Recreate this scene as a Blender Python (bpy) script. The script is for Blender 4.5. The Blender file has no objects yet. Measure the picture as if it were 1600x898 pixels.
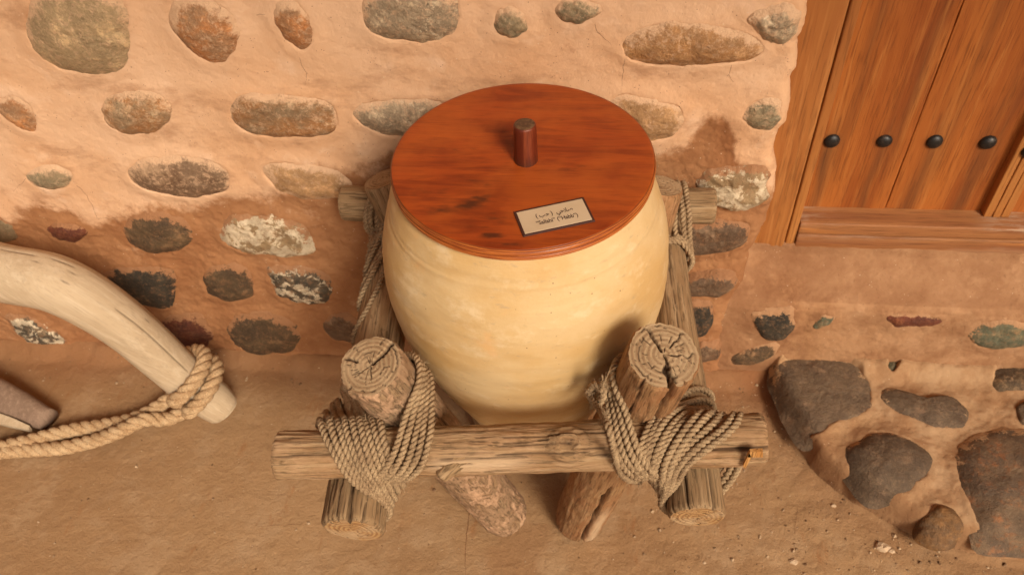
import bpy, math, random
import numpy as np
from mathutils import Matrix, Vector
C = bpy.context.scene.collection
sc = bpy.context.scene
rnd = random.Random(7)

# ---------------------------------------------------------------- camera
F = 1295.0; CX = 800; CY = 449; CAMZ = 1.70
def _n(v): return v / np.linalg.norm(v)
_down = _n(np.array([80, 1201, F])); _X = np.array([13426, 502, -F]); _X = _n(_X - _X.dot(_down) * _down)
_Z = -_down; _Y = np.cross(_Z, _X)
cam_d = bpy.data.cameras.new('camera'); cam = bpy.data.objects.new('camera', cam_d); C.objects.link(cam)
R = np.stack([_X, _Y, _Z], 0)                       # rows: world axes in camera coords (right, down, forward)
m = Matrix(((R[0][0], -R[0][1], -R[0][2], 0), (R[1][0], -R[1][1], -R[1][2], 0), (R[2][0], -R[2][1], -R[2][2], CAMZ), (0, 0, 0, 1)))
cam.matrix_world = m
cam_d.sensor_width = 36; cam_d.lens = F / 1600 * 36; cam_d.clip_start = 0.05; cam_d.clip_end = 400
cam_d.dof.use_dof = True; cam_d.dof.focus_distance = 1.13; cam_d.dof.aperture_fstop = 8.0
sc.camera = cam
# ---------------------------------------------------------------- light
SUN_EL, SUN_AZ = 38, 148                            # azimuth: compass-like, direction the light comes from (0 = +Y)
w = bpy.data.worlds.new('World'); sc.world = w; w.use_nodes = True
nt = w.node_tree; bg = nt.nodes['Background']; sky = nt.nodes.new('ShaderNodeTexSky')
sky.sky_type = 'NISHITA'; sky.sun_disc = False; sky.sun_elevation = math.radians(SUN_EL); sky.sun_rotation = math.radians(SUN_AZ)
sky.dust_density = 9; sky.ozone_density = 0.2
nt.links.new(sky.outputs[0], bg.inputs[0]); bg.inputs[1].default_value = 0.075
sd = bpy.data.lights.new('sun', 'SUN'); sd.energy = 2.5; sd.angle = math.radians(15); sd.color = (1.0, 0.94, 0.83)
so = bpy.data.objects.new('sun', sd); C.objects.link(so)
az = math.radians(SUN_AZ); el = math.radians(SUN_EL)
sdir = Vector((math.sin(az) * math.cos(el), math.cos(az) * math.cos(el), math.sin(el)))
sdir.x = -sdir.x if False else sdir.x
so.rotation_euler = sdir.to_track_quat('Z', 'Y').to_euler()
sc.view_settings.view_transform = 'Standard'; sc.view_settings.look = 'None'
sc.view_settings.exposure = 0.22; sc.view_settings.gamma = 1

# ---------------------------------------------------------------- geometry of the place
YW = 1.276                                          # front plane of the wall
def ray(px, py):
    d = np.array([px - CX, py - CY, F]); return np.array([d @ _X, d @ _Y, d @ _Z])
def onZ(px, py, z=0.0): r = ray(px, py); t = (z - CAMZ) / r[2]; return r * t + [0, 0, CAMZ]
def onY(px, py, y=YW): r = ray(px, py); t = y / r[1]; return r * t + [0, 0, CAMZ]

# ---------------------------------------------------------------- noise
def _h(i, j, k, s):
    n = (i * 374761393 + j * 668265263 + k * 2147483647 + s * 1274126177) & 0xffffffff
    n = ((n ^ (n >> 13)) * 1274126177) & 0xffffffff
    return ((n ^ (n >> 16)) & 0xffffff) / 16777215.0
def vn(x, y, z, s=0):
    x, y, z = np.broadcast_arrays(np.asarray(x, float), np.asarray(y, float), np.asarray(z, float))
    i = np.floor(x).astype(np.int64); j = np.floor(y).astype(np.int64); k = np.floor(z).astype(np.int64)
    u = x - i; v = y - j; t = z - k
    u = u * u * (3 - 2 * u); v = v * v * (3 - 2 * v); t = t * t * (3 - 2 * t)
    r = 0
    for a in (0, 1):
        for b in (0, 1):
            for c in (0, 1):
                r = r + _h(i + a, j + b, k + c, s) * (u if a else 1 - u) * (v if b else 1 - v) * (t if c else 1 - t)
    return r * 2 - 1
def fbm(x, y, z, o=4, s=0):
    r = 0; a = 1; tot = 0
    for q in range(o):
        r = r + a * vn(x * 2 ** q, y * 2 ** q, z * 2 ** q, s + q); tot += a; a *= 0.5
    return r / tot
def sstep(a, b, x):
    t = np.clip((x - a) / (b - a), 0, 1); return t * t * (3 - 2 * t)

# ---------------------------------------------------------------- mesh helpers
def mesh_obj(name, V, Fs, mats, parent=None, attrs=None, mi=None, smooth=True, loc=None, mat_w=None):
    me = bpy.data.meshes.new(name)
    V = np.asarray(V, float)
    me.from_pydata(V.tolist(), [], Fs if isinstance(Fs, list) else Fs.tolist())
    for mt in (mats if isinstance(mats, (list, tuple)) else [mats]): me.materials.append(mt)
    if mi is not None: me.polygons.foreach_set('material_index', np.asarray(mi, dtype=np.int32))
    me.polygons.foreach_set('use_smooth', np.full(len(me.polygons), smooth))
    for k, a in (attrs or {}).items():
        at = me.attributes.new(k, 'FLOAT', 'POINT'); at.data.foreach_set('value', np.asarray(a, dtype=np.float32).ravel())
    me.update()
    o = bpy.data.objects.new(name, me); C.objects.link(o)
    if mat_w is not None: o.matrix_world = mat_w
    elif loc is not None: o.location = loc
    if parent is not None:
        o.parent = parent
    return o
def tag(o, label=None, cat=None, group=None, kind=None):
    if label: o['label'] = label
    if cat: o['category'] = cat
    if group: o['group'] = group
    if kind: o['kind'] = kind
    return o
def empty(name, loc=(0, 0, 0)):
    o = bpy.data.objects.new(name, None); C.objects.link(o); o.location = loc; o.empty_display_size = 0.05; return o
def grid_faces(nr, nc, wrap=False, off=0):
    r = np.arange(nr - 1)[:, None]; c = np.arange(nc if wrap else nc - 1)[None, :]; c2 = (c + 1) % nc
    a = r * nc + c; b = r * nc + c2; d = (r + 1) * nc + c; e = (r + 1) * nc + c2
    return (np.stack([a, b, e, d], -1).reshape(-1, 4) + off)
def box_mesh(x0, x1, y0, y1, z0, z1, seg=0.02, amp=0.0008, bev=0.003, s=1):
    """box with subdivided, slightly uneven faces and rounded edges"""
    L = np.array([x1 - x0, y1 - y0, z1 - z0]); c = np.array([x0 + x1, y0 + y1, z0 + z1]) / 2
    V = []; Fa = []; off = 0
    def ticks(h):
        n = max(2, int(2 * h / seg)); t = np.linspace(-h + bev, h - bev, n + 1)
        return np.concatenate([[-h, -h + bev * .35], t, [h - bev * .35, h]])
    for ax in range(3):
        for sg in (-1, 1):
            u, v = (ax + 1) % 3, (ax + 2) % 3
            tu = ticks(L[u] / 2); tv = ticks(L[v] / 2)
            U, W = np.meshgrid(tu, tv)
            P = np.zeros(U.shape + (3,)); P[..., u] = U; P[..., v] = W; P[..., ax] = sg * L[ax] / 2
            inner = np.clip(P, -(L / 2 - bev), L / 2 - bev); d = P - inner; n = np.linalg.norm(d, axis=-1, keepdims=True)
            P = inner + d / np.maximum(n, 1e-9) * bev
            f = grid_faces(len(tv), len(tu), off=off)
            if sg < 0: f = f[:, ::-1]
            V.append(P.reshape(-1, 3)); Fa.append(f); off += P.shape[0] * P.shape[1]
    V = np.concatenate(V); Fa = np.concatenate(Fa)
    key = np.round(V * 1e5).astype(np.int64)
    _, idx, inv = np.unique(key, axis=0, return_index=True, return_inverse=True); inv = inv.ravel()
    V = V[idx] + c; Fa = inv[Fa]
    if amp: V += np.stack([vn(V[:, 0] * 30, V[:, 1] * 30, V[:, 2] * 30, s + q) for q in range(3)], 1) * amp
    return V, [[int(i) for i in dict.fromkeys(f)] for f in Fa.tolist() if len(set(f)) >= 3]

# ---------------------------------------------------------------- materials
class Mat:
    def __init__(s, name, rough=0.8, spec=0.3):
        s.m = bpy.data.materials.new(name); s.m.use_nodes = True; s.t = s.m.node_tree; s.b = s.t.nodes['Principled BSDF']
        s.b.inputs['Roughness'].default_value = rough; s.b.inputs['Specular IOR Level'].default_value = spec
        s.tc = s.t.nodes.new('ShaderNodeTexCoord'); s.co = s.tc.outputs['Object']
    def L(s, a, b): s.t.links.new(a, b)
    def val(s, v, sock):
        if hasattr(v, 'links') or isinstance(v, bpy.types.NodeSocket): s.L(v, sock)
        elif isinstance(v, (tuple, list)): sock.default_value = tuple(v) + ((1,) if len(v) == 3 and len(sock.default_value) == 4 else ())
        else: sock.default_value = v
    def scale(s, k, loc=(0, 0, 0), rot=(0, 0, 0)):
        n = s.t.nodes.new('ShaderNodeMapping'); s.L(s.co, n.inputs[0]); n.inputs['Scale'].default_value = k; n.inputs['Location'].default_value = loc
        n.inputs['Rotation'].default_value = rot; return n.outputs[0]
    def noise(s, sc_, det=4, rough=0.6, vec=None, dist=0.0):
        n = s.t.nodes.new('ShaderNodeTexNoise'); s.L(vec or s.co, n.inputs['Vector']); n.inputs['Scale'].default_value = sc_
        n.inputs['Detail'].default_value = det; n.inputs['Roughness'].default_value = rough; n.inputs['Distortion'].default_value = dist; return n.outputs['Fac']
    def vor(s, sc_, vec=None, feat='F1', rnd_=1.0):
        n = s.t.nodes.new('ShaderNodeTexVoronoi'); s.L(vec or s.co, n.inputs['Vector']); n.inputs['Scale'].default_value = sc_; n.feature = feat
        n.inputs['Randomness'].default_value = rnd_; return n.outputs['Distance']
    def wave(s, sc_, vec, dist=2, det=2, dsc=1.5):
        n = s.t.nodes.new('ShaderNodeTexWave'); s.L(vec, n.inputs['Vector']); n.inputs['Scale'].default_value = sc_; n.inputs['Distortion'].default_value = dist
        n.inputs['Detail'].default_value = det; n.inputs['Detail Scale'].default_value = dsc; return n.outputs['Fac']
    def ramp(s, f, lo, hi, a=0.0, b=1.0):
        n = s.t.nodes.new('ShaderNodeMapRange'); n.interpolation_type = 'SMOOTHSTEP'; s.val(f, n.inputs[0])
        for i, v in enumerate((lo, hi, a, b)): n.inputs[i + 1].default_value = v
        return n.outputs[0]
    def mix(s, f, a, b, mode='MIX'):
        n = s.t.nodes.new('ShaderNodeMix'); n.data_type = 'RGBA'; n.blend_type = mode; n.clamp_factor = True
        s.val(f, n.inputs['Factor']); s.val(a, n.inputs[6]); s.val(b, n.inputs[7]); return n.outputs[2]
    def math(s, op, a, b=0.0, clamp=False):
        n = s.t.nodes.new('ShaderNodeMath'); n.operation = op; n.use_clamp = clamp; s.val(a, n.inputs[0]); s.val(b, n.inputs[1]); return n.outputs[0]
    def attr(s, name):
        n = s.t.nodes.new('ShaderNodeAttribute'); n.attribute_name = name; return n.outputs['Fac']
    def bump(s, h, dist, strength=1.0):
        n = s.t.nodes.new('ShaderNodeBump'); s.val(h, n.inputs['Height']); n.inputs['Distance'].default_value = dist; n.inputs['Strength'].default_value = strength
        if getattr(s, 'lastb', None) is not None: s.L(s.lastb, n.inputs['Normal'])
        s.lastb = n.outputs[0]; return n.outputs[0]
    def done(s, col):
        s.val(col, s.b.inputs['Base Color'])
        if getattr(s, 'lastb', None) is not None: s.L(s.lastb, s.b.inputs['Normal'])
        return s.m
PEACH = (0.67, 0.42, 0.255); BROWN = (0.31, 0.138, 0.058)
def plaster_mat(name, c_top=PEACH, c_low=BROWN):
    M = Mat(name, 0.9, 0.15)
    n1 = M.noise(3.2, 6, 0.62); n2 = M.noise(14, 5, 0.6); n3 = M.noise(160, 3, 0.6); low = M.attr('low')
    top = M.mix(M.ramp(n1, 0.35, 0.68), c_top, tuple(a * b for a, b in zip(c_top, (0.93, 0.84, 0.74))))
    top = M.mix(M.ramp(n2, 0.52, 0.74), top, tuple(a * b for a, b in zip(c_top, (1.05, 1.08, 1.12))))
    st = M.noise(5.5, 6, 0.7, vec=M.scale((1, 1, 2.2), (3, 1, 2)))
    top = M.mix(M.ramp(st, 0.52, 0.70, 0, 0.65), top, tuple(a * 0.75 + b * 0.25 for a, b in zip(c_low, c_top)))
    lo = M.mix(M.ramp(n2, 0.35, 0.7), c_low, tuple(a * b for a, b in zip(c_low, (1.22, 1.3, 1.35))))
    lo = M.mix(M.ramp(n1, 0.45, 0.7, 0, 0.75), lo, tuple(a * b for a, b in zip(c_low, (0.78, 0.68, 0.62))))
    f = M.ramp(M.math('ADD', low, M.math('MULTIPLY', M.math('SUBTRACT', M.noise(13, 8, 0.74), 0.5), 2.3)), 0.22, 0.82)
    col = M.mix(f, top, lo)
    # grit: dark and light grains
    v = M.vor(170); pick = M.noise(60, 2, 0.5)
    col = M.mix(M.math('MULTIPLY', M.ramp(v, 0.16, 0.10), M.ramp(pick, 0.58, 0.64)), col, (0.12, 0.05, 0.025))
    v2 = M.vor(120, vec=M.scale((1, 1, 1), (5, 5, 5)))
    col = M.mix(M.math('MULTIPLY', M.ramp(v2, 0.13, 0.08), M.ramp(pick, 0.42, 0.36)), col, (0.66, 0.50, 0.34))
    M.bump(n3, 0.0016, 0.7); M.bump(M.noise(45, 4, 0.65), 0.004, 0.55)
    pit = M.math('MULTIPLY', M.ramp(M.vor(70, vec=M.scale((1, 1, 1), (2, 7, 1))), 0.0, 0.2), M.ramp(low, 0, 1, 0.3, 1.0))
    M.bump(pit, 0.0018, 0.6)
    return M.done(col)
m_wall = plaster_mat('wall_plaster')
m_step = plaster_mat('step_mortar', (0.40, 0.245, 0.13), (0.29, 0.15, 0.07))
m_ledge = plaster_mat('ledge_plaster', (0.41, 0.225, 0.115), (0.28, 0.135, 0.063))

def floor_mat():
    M = Mat('mud_floor', 0.88, 0.2)
    n1 = M.noise(1.7, 5, 0.6); n2 = M.noise(9, 6, 0.65); n3 = M.noise(220, 3, 0.6)
    col = M.mix(M.ramp(n1, 0.35, 0.65), (0.36, 0.21, 0.10), (0.30, 0.165, 0.075))
    col = M.mix(M.ramp(n2, 0.45, 0.7, 0, 0.7), col, (0.41, 0.26, 0.14)); col = M.mix(M.ramp(M.noise(48, 6, 0.72), 0.42, 0.30, 0, 0.5), col, (0.20, 0.10, 0.045))
    sc_ = M.noise(7, 5, 0.7, vec=M.scale((2.2, 0.8, 1), (1, 4, 0)))
    col = M.mix(M.ramp(sc_, 0.58, 0.72, 0, 0.6), col, (0.29, 0.12, 0.042))
    col = M.mix(M.attr('floor_shade'), col, (0.24, 0.10, 0.04))
    v = M.vor(95); pick = M.noise(25, 2)
    col = M.mix(M.math('MULTIPLY', M.ramp(v, 0.11, 0.07), M.ramp(pick, 0.56, 0.62)), col, (0.13, 0.06, 0.03))
    col = M.mix(M.math('MULTIPLY', M.ramp(M.vor(110, vec=M.scale((1, 1, 1), (3, 2, 1))), 0.1, 0.06), M.ramp(pick, 0.44, 0.38)), col, (0.58, 0.42, 0.27))
    M.bump(n3, 0.0016, 0.8); M.bump(M.noise(60, 6, 0.68), 0.0045, 0.8)
    tr = M.noise(1, 5, 0.6, vec=M.scale((9, 45, 1), (0, 0, 0), (0, 0, 0.5)), dist=1.0); M.bump(tr, 0.003, 0.35)
    return M.done(col)
m_floor = floor_mat()

def stone_mat(c1, c2, c3, film, cover, spk=1.0, crumb=0.0, seed=0, rough=0.8, soft=1.0):
    M = Mat('river_stone', rough, 0.35)
    o = (seed * 1.37, seed * 0.71, seed * 2.13)
    n1 = M.noise(16, 6, 0.65, vec=M.scale((1, 1, 1.6), o)); n2 = M.noise(70, 5, 0.7, vec=M.scale((1, 1, 1), o)); n3 = M.noise(260, 3, 0.6)
    col = M.mix(M.ramp(n1, 0.38, 0.62), c1, c2)
    col = M.mix(M.ramp(n2, 0.52, 0.68, 0, 0.8 * spk), col, c3)
    col = M.mix(M.ramp(n3, 0.6, 0.72, 0, 0.5 * spk), col, tuple(min(1, a * 1.7 + 0.04) for a in c2))
    col = M.mix(M.ramp(n3, 0.42, 0.3, 0, 0.6 * spk), col, tuple(a * 0.4 for a in c1))
    if crumb: col = M.mix(M.ramp(M.noise(30, 7, 0.72, vec=M.scale((1, 1, 1), o), dist=0.5), 0.60 - crumb * 0.10, 0.635 - crumb * 0.10), col, (0.72, 0.57, 0.38))
    col = M.mix(M.ramp(M.noise(95, 6, 0.75, vec=M.scale((1, 1, 1), (o[2], 1, 4)), dist=0.6), 0.51, 0.60, 0, (0.35 + 0.35 * soft) * (1 if cover > 0 else 0.35)), col, film)
    lt = M.noise(24, 5, 0.7, vec=M.scale((1, 1, 1), (o[2], 7, 4))); col = M.mix(M.ramp(lt, 0.36, 0.64, 0.5, 0.0), col, tuple(a * .5 for a in c2)); col = M.mix(M.ramp(lt, 0.55, 0.7, 0, .5), col, tuple(min(1, a * 1.5) for a in c3))
    # plaster smeared over the rim and the upper side
    f = M.math('ADD', M.attr('film'), M.math('MULTIPLY', M.math('SUBTRACT', M.noise(38, 6, 0.72, vec=M.scale((1, 1, 1), (o[1], 2, 1))), 0.5), 2.6))
    f = M.math('ADD', f, M.math('MULTIPLY', M.math('SUBTRACT', n3, 0.5), 0.7))
    col = M.mix(M.ramp(f, 0.98 - 0.36 * soft - cover, 1.08 + 0.24 * soft - cover, 0, 0.95), col, film)
    M.bump(n2, 0.006, 0.8); M.bump(n3, 0.002, 0.8)
    return M.done(col)

# ---------------------------------------------------------------- embedded stones
class StoneDef:
    def __init__(s, pts2, h0=0.014, **kw):
        p = np.array(pts2); s.c = p.mean(0); d = p - s.c
        a = np.arctan2(d[:, 1], d[:, 0]); r = np.hypot(d[:, 0], d[:, 1]); i = np.argsort(a); a = a[i]; r = r[i]
        aa = np.concatenate([a - 2 * np.pi, a, a + 2 * np.pi]); rr = np.tile(r, 3)
        th = np.linspace(-np.pi, np.pi, 181)
        # polygon radius then light smoothing
        xs = rr * np.cos(aa); ys = rr * np.sin(aa)
        R_ = np.interp(th, aa, rr)
        out = []
        for t in th:
            j = np.searchsorted(aa, t) - 1; x1, y1, x2, y2 = xs[j], ys[j], xs[j + 1], ys[j + 1]
            den = (x2 - x1) * math.sin(t) - (y2 - y1) * math.cos(t)
            v = (x2 * y1 - x1 * y2) / den if abs(den) > 1e-9 else 0
            out.append(abs(v) if abs(v) > 1e-4 else R_[0])
        R_ = np.array(out)[:-1]; k = np.hanning(19); k /= k.sum()
        R_ = sum(np.roll(R_, q - 9) * k[q] for q in range(19)) * 1.02
        s.seed = rnd.randint(0, 9999)
        tt = th[:-1]; R_ = R_ * (1 + 0.035 * vn(np.cos(tt) * 3, np.sin(tt) * 3, s.seed, 1) + 0.012 * vn(np.cos(tt) * 9, np.sin(tt) * 9, s.seed, 2))
        s.R = np.append(R_, R_[0]); s.th = th; s.h0 = h0 * 1.15; s.kw = kw
    def rho(s, a, b):
        t = np.arctan2(b - s.c[1], a - s.c[0]); return np.hypot(a - s.c[0], b - s.c[1]) / np.interp(t, s.th, s.R)
def emboss(a, b, stones, bulge=0.0042, dip=0.011, wd=0.020):
    """raise the mortar round each stone, drop it beneath the stone"""
    H = np.zeros_like(a)
    for s in stones:
        Rm = s.R.max() + 0.08
        mk = (abs(a - s.c[0]) < Rm) & (abs(b - s.c[1]) < Rm)
        if not mk.any(): continue
        aa = a[mk]; bb = b[mk]; rho = s.rho(aa, bb); t = np.arctan2(bb - s.c[1], aa - s.c[0]); Rl = np.interp(t, s.th, s.R)
        dist = (rho - 1) * Rl + s.kw.get('rag', 1.0) * (0.0035 * fbm(aa * 45, bb * 45, 3.1, 3, 17) + 0.0012 * vn(aa * 170, bb * 170, 1, 18))                      # signed distance outside the outline
        bl = s.kw.get('bulge', bulge)
        h = np.where(dist > -0.006, bl * np.exp(-(np.maximum(dist, 0) / wd) ** 2), 0) 
        h = np.where(dist <= -0.006, bl, h) - (dip + bl) * sstep(-0.004, -0.016, dist)
        cur = H[mk]; H[mk] = np.where(dist < 0, np.minimum(h, np.where(cur < 0, cur, h)), np.where(cur < 0, cur, np.maximum(cur, h)))
    return H
def build_stone(s, base, nrm, mat, parent, NR=16, NT=72, undul=None):
    rr = np.concatenate([np.linspace(0.0, 0.8, NR - 7), np.linspace(0.86, 1.12, 7)])[1:]
    th = np.linspace(-np.pi, np.pi, NT + 1)[:-1]
    RR, TT = np.meshgrid(rr, th, indexing='ij'); Rt = np.interp(TT, s.th, s.R)
    a = s.c[0] + RR * Rt * np.cos(TT); b = s.c[1] + RR * Rt * np.sin(TT)
    a = np.append(a.ravel(), s.c[0]); b = np.append(b.ravel(), s.c[1]); rho = np.append(RR.ravel(), 0)
    rough = s.kw.get('rough', 1.0)
    h = s.h0 * (1 - np.minimum(rho, 1) ** s.kw.get('p', 2.6)) + s.kw.get('off', 0.004) - 0.10 * np.maximum(rho - 1.0, 0)
    h = h + rough * (0.0050 * fbm(a * 22, b * 22, s.seed, 5, 5) + 0.0012 * vn(a * 160, b * 160, s.seed, 7))
    if undul: h = h + undul(a, b)
    tilt = s.kw.get('tilt', (0, 0)); h = h + tilt[0] * (a - s.c[0]) + tilt[1] * (b - s.c[1])
    P = base(a, b) + np.asarray(nrm)[None, :] * h[:, None]
    up = (b - s.c[1]) / s.R.mean()
    film = sstep(0.45, 1.02, rho) * 0.95 + s.kw.get('updir', 0.5) * up * sstep(0.1, 0.9, rho) + 0.0 * a
    n = len(rr); Fq = grid_faces(n, NT, wrap=True).tolist(); ci = n * NT
    Fq += [[ci, (k + 1) % NT, k] for k in range(NT)]
    ctr = np.asarray(base(s.c[0:1], s.c[1:2]))[0]
    if np.dot(np.cross([1, 0, 0], base(np.array([0.]), np.array([1.]))[0] - base(np.array([0.]), np.array([0.]))[0]), nrm) < 0: pass
    else: Fq = [f[::-1] for f in Fq]
    return mesh_obj('stone', P - ctr, Fq, mat, parent, {'film': film}, loc=ctr)

CG = {  # colour kinds: c1, c2, c3, cover, speckle, crumb
    'olive':  ((0.25, 0.20, 0.125), (0.33, 0.26, 0.16), (0.44, 0.34, 0.21), 0.10, 1.0, 0.0),
    'rust':   ((0.34, 0.15, 0.055), (0.27, 0.17, 0.10), (0.42, 0.22, 0.10), 0.20, 0.8, 0.0),
    'ochre':  ((0.34, 0.19, 0.08), (0.29, 0.17, 0.085), (0.40, 0.27, 0.15), 0.10, 1.0, 0.0),
    'grey':   ((0.20, 0.165, 0.12), (0.30, 0.25, 0.18), (0.46, 0.40, 0.30), 0.16, 1.0, 0.1),
    'grgrn':  ((0.17, 0.16, 0.11), (0.27, 0.22, 0.14), (0.40, 0.31, 0.21), 0.34, 1.0, 0.0),
    'twotone': ((0.22, 0.175, 0.115), (0.30, 0.155, 0.065), (0.40, 0.32, 0.22), 0.10, 1.0, 0.0),
    'dkbrn':  ((0.12, 0.07, 0.04), (0.19, 0.13, 0.085), (0.30, 0.22, 0.15), 0.10, 0.9, 0.0),
    'faint':  ((0.36, 0.23, 0.12), (0.32, 0.20, 0.10), (0.44, 0.29, 0.16), 0.38, 0.6, 0.0),
    'cream':  ((0.33, 0.235, 0.13), (0.42, 0.32, 0.19), (0.26, 0.18, 0.10), 0.02, 0.9, 1.35),
    'black':  ((0.035, 0.032, 0.026), (0.065, 0.055, 0.04), (0.14, 0.10, 0.06), 0.08, 0.7, 0.0),
    'blkbrn': ((0.08, 0.055, 0.035), (0.13, 0.09, 0.05), (0.24, 0.15, 0.08), 0.06, 0.9, 0.0),
    'blkwht': ((0.06, 0.055, 0.045), (0.12, 0.10, 0.07), (0.30, 0.22, 0.14), 0.02, 0.9, 1.15),
    'red':    ((0.20, 0.06, 0.03), (0.13, 0.045, 0.03), (0.30, 0.12, 0.05), 0.08, 0.9, 0.0),
    'green':  ((0.10, 0.115, 0.08), (0.16, 0.17, 0.115), (0.28, 0.19, 0.10), 0.22, 0.9, 0.0),
    'boulder': ((0.115, 0.085, 0.06), (0.17, 0.13, 0.09), (0.22, 0.16, 0.11), -0.18, 0.6, 0.0),
    'bldrust': ((0.13, 0.10, 0.075), (0.20, 0.15, 0.10), (0.30, 0.13, 0.05), -0.20, 0.8, 0.0),
    'orange': ((0.22, 0.115, 0.035), (0.15, 0.095, 0.05), (0.30, 0.16, 0.06), -0.15, 0.6, 0.0),
}
PK = dict  # shorthand for stone options
WALL_ST = [
 ('olive', [(35,40),(52,-10),(120,-45),(180,-25),(203,15),(208,60),(200,107),(150,115),(95,108),(55,75)], PK(h0=.022)),
 ('rust', [(262,35),(270,-8),(320,-18),(362,12),(378,48),(370,75),(345,98),(315,92),(285,65)], PK(h0=.02)),
 ('rust', [(427,30),(432,0),(455,-12),(480,12),(493,50),(490,72),(470,80),(445,60)], PK(h0=.014)),
 ('grey', [(563,15),(575,-20),(640,-35),(712,-18),(724,25),(705,55),(665,68),(600,62),(572,40)], PK(h0=.02)),
 ('grgrn', [(768,35),(776,12),(798,3),(820,18),(827,45),(806,60),(780,55)], PK(h0=.014)),
 ('grgrn', [(863,15),(878,-6),(910,-10),(942,5),(940,20),(905,37),(875,30)], PK(h0=.014)),
 ('ochre', [(968,72),(985,45),(1040,30),(1100,33),(1160,48),(1200,65),(1205,84),(1160,96),(1080,103),(1010,99),(978,90)], PK(h0=.016, cover=.16)),
 ('grey', [(1165,30),(1185,12),(1230,0),(1250,18),(1245,50),(1225,70),(1195,62)], PK(h0=.014, cover=.30, rough=1.5)),
 ('rust', [(-2,150),(25,142),(50,160),(62,185),(60,208),(35,202),(5,178),(-15,160)], PK(h0=.012, cover=.3)),
 ('twotone', [(157,170),(168,147),(210,137),(250,141),(274,163),(270,188),(240,206),(200,210),(170,197)], PK(h0=.017)),
 ('twotone', [(357,168),(366,148),(400,142),(470,147),(520,154),(530,180),(526,205),(480,212),(420,211),(366,198)], PK(h0=.014, p=5)),
 ('grey', [(547,180),(560,160),(610,150),(680,152),(720,165),(720,200),(650,213),(590,206)], PK(h0=.016)),
 ('faint', [(945,165),(962,142),(1020,150),(1068,165),(1072,192),(1050,214),(1010,222),(960,200)], PK(h0=.012, cover=.2)),
 ('grgrn', [(1155,182),(1168,158),(1198,145),(1222,152),(1222,185),(1205,204),(1172,200)], PK(h0=.012, cover=.42)),
 ('grgrn', [(38,272),(55,258),(90,253),(120,268),(114,287),(85,296),(55,289)], PK(h0=.012)),
 ('dkbrn', [(197,266),(215,245),(280,239),(340,247),(366,270),(362,296),(310,308),(250,303),(210,289)], PK(h0=.016, cover=.14)),
 ('faint', [(405,262),(420,250),(470,252),(530,262),(560,285),(545,305),(480,309),(425,291)], PK(h0=.011)),
 ('olive', [(-35,350),(0,332),(20,345),(30,370),(0,379)], PK(h0=.01, cover=.2)),
 ('red', [(74,356),(90,345),(125,350),(138,362),(120,378),(90,373)], PK(h0=.010)),
 ('blkbrn', [(192,355),(203,335),(250,328),(295,345),(303,370),(280,390),(230,394),(205,380)], PK(h0=.015, cover=.12)),
 ('cream', [(344,350),(362,334),(420,331),(478,352),(492,390),(450,399),(390,393),(350,380)], PK(h0=.012, rough=1.8, p=5)),
 ('black', [(154,428),(180,417),(240,413),(274,418),(278,440),(268,480),(235,479),(190,460)], PK(h0=.010, p=4)),
 ('blkbrn', [(318,430),(330,412),(370,409),(392,424),(397,462),(360,469),(325,458)], PK(h0=.012, p=4)),
 ('blkwht', [(414,416),(450,414),(512,420),(518,450),(510,471),(460,469),(435,460),(424,436)], PK(h0=.012, rough=1.8, p=4)),
 ('red', [(250,510),(265,492),(314,486),(332,520),(328,540),(290,546),(260,532)], PK(h0=.010, cover=.16)),
 ('blkbrn', [(354,515),(370,490),(410,484),(457,500),(471,525),(455,546),(400,553),(368,540)], PK(h0=.014)),
 ('dkbrn', [(504,506),(515,490),(545,485),(560,500),(552,533),(520,528)], PK(h0=.010)),
 ('blkwht', [(8,490),(40,487),(75,508),(106,530),(100,546),(60,542),(25,516)], PK(h0=.008, rough=1.4)),
 ('cream', [(1088,285),(1103,266),(1150,257),(1192,253),(1203,270),(1199,308),(1160,325),(1110,320),(1092,305)], PK(h0=.018, rough=2.2, p=5)),
 ('dkbrn', [(1062,365),(1075,348),(1130,340),(1172,345),(1170,372),(1140,390),(1080,395)], PK(h0=.014, p=5)),
 ('dkbrn', [(1062,434),(1078,424),(1120,417),(1150,420),(1150,440),(1125,453),(1068,453)], PK(h0=.022, p=6, cover=.18)),
 ('black', [(1066,470),(1085,463),(1115,466),(1113,500),(1100,524),(1066,522)], PK(h0=.010, p=6)),
 ('dkbrn', [(1085,542),(1095,531),(1123,533),(1124,558),(1088,564)], PK(h0=.010, p=5)),
]
RISER_ST = [
 ('black', [(1170,485),(1195,482),(1238,480),(1240,512),(1222,530),(1196,528),(1180,508)], PK(h0=.010, p=4)),
 ('blkbrn', [(1140,558),(1165,545),(1198,533),(1222,533),(1210,552),(1180,566),(1146,568)], PK(h0=.008, p=4)),
 ('green', [(1270,508),(1285,488),(1308,492),(1297,505),(1275,512)], PK(h0=.006)),
 ('red', [(1380,493),(1402,489),(1440,491),(1482,498),(1450,508),(1400,508)], PK(h0=.006, cover=0)),
 ('green', [(1510,522),(1530,502),(1570,496),(1612,505),(1612,535),(1560,543),(1525,536)], PK(h0=.008, p=4)),
]
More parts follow.
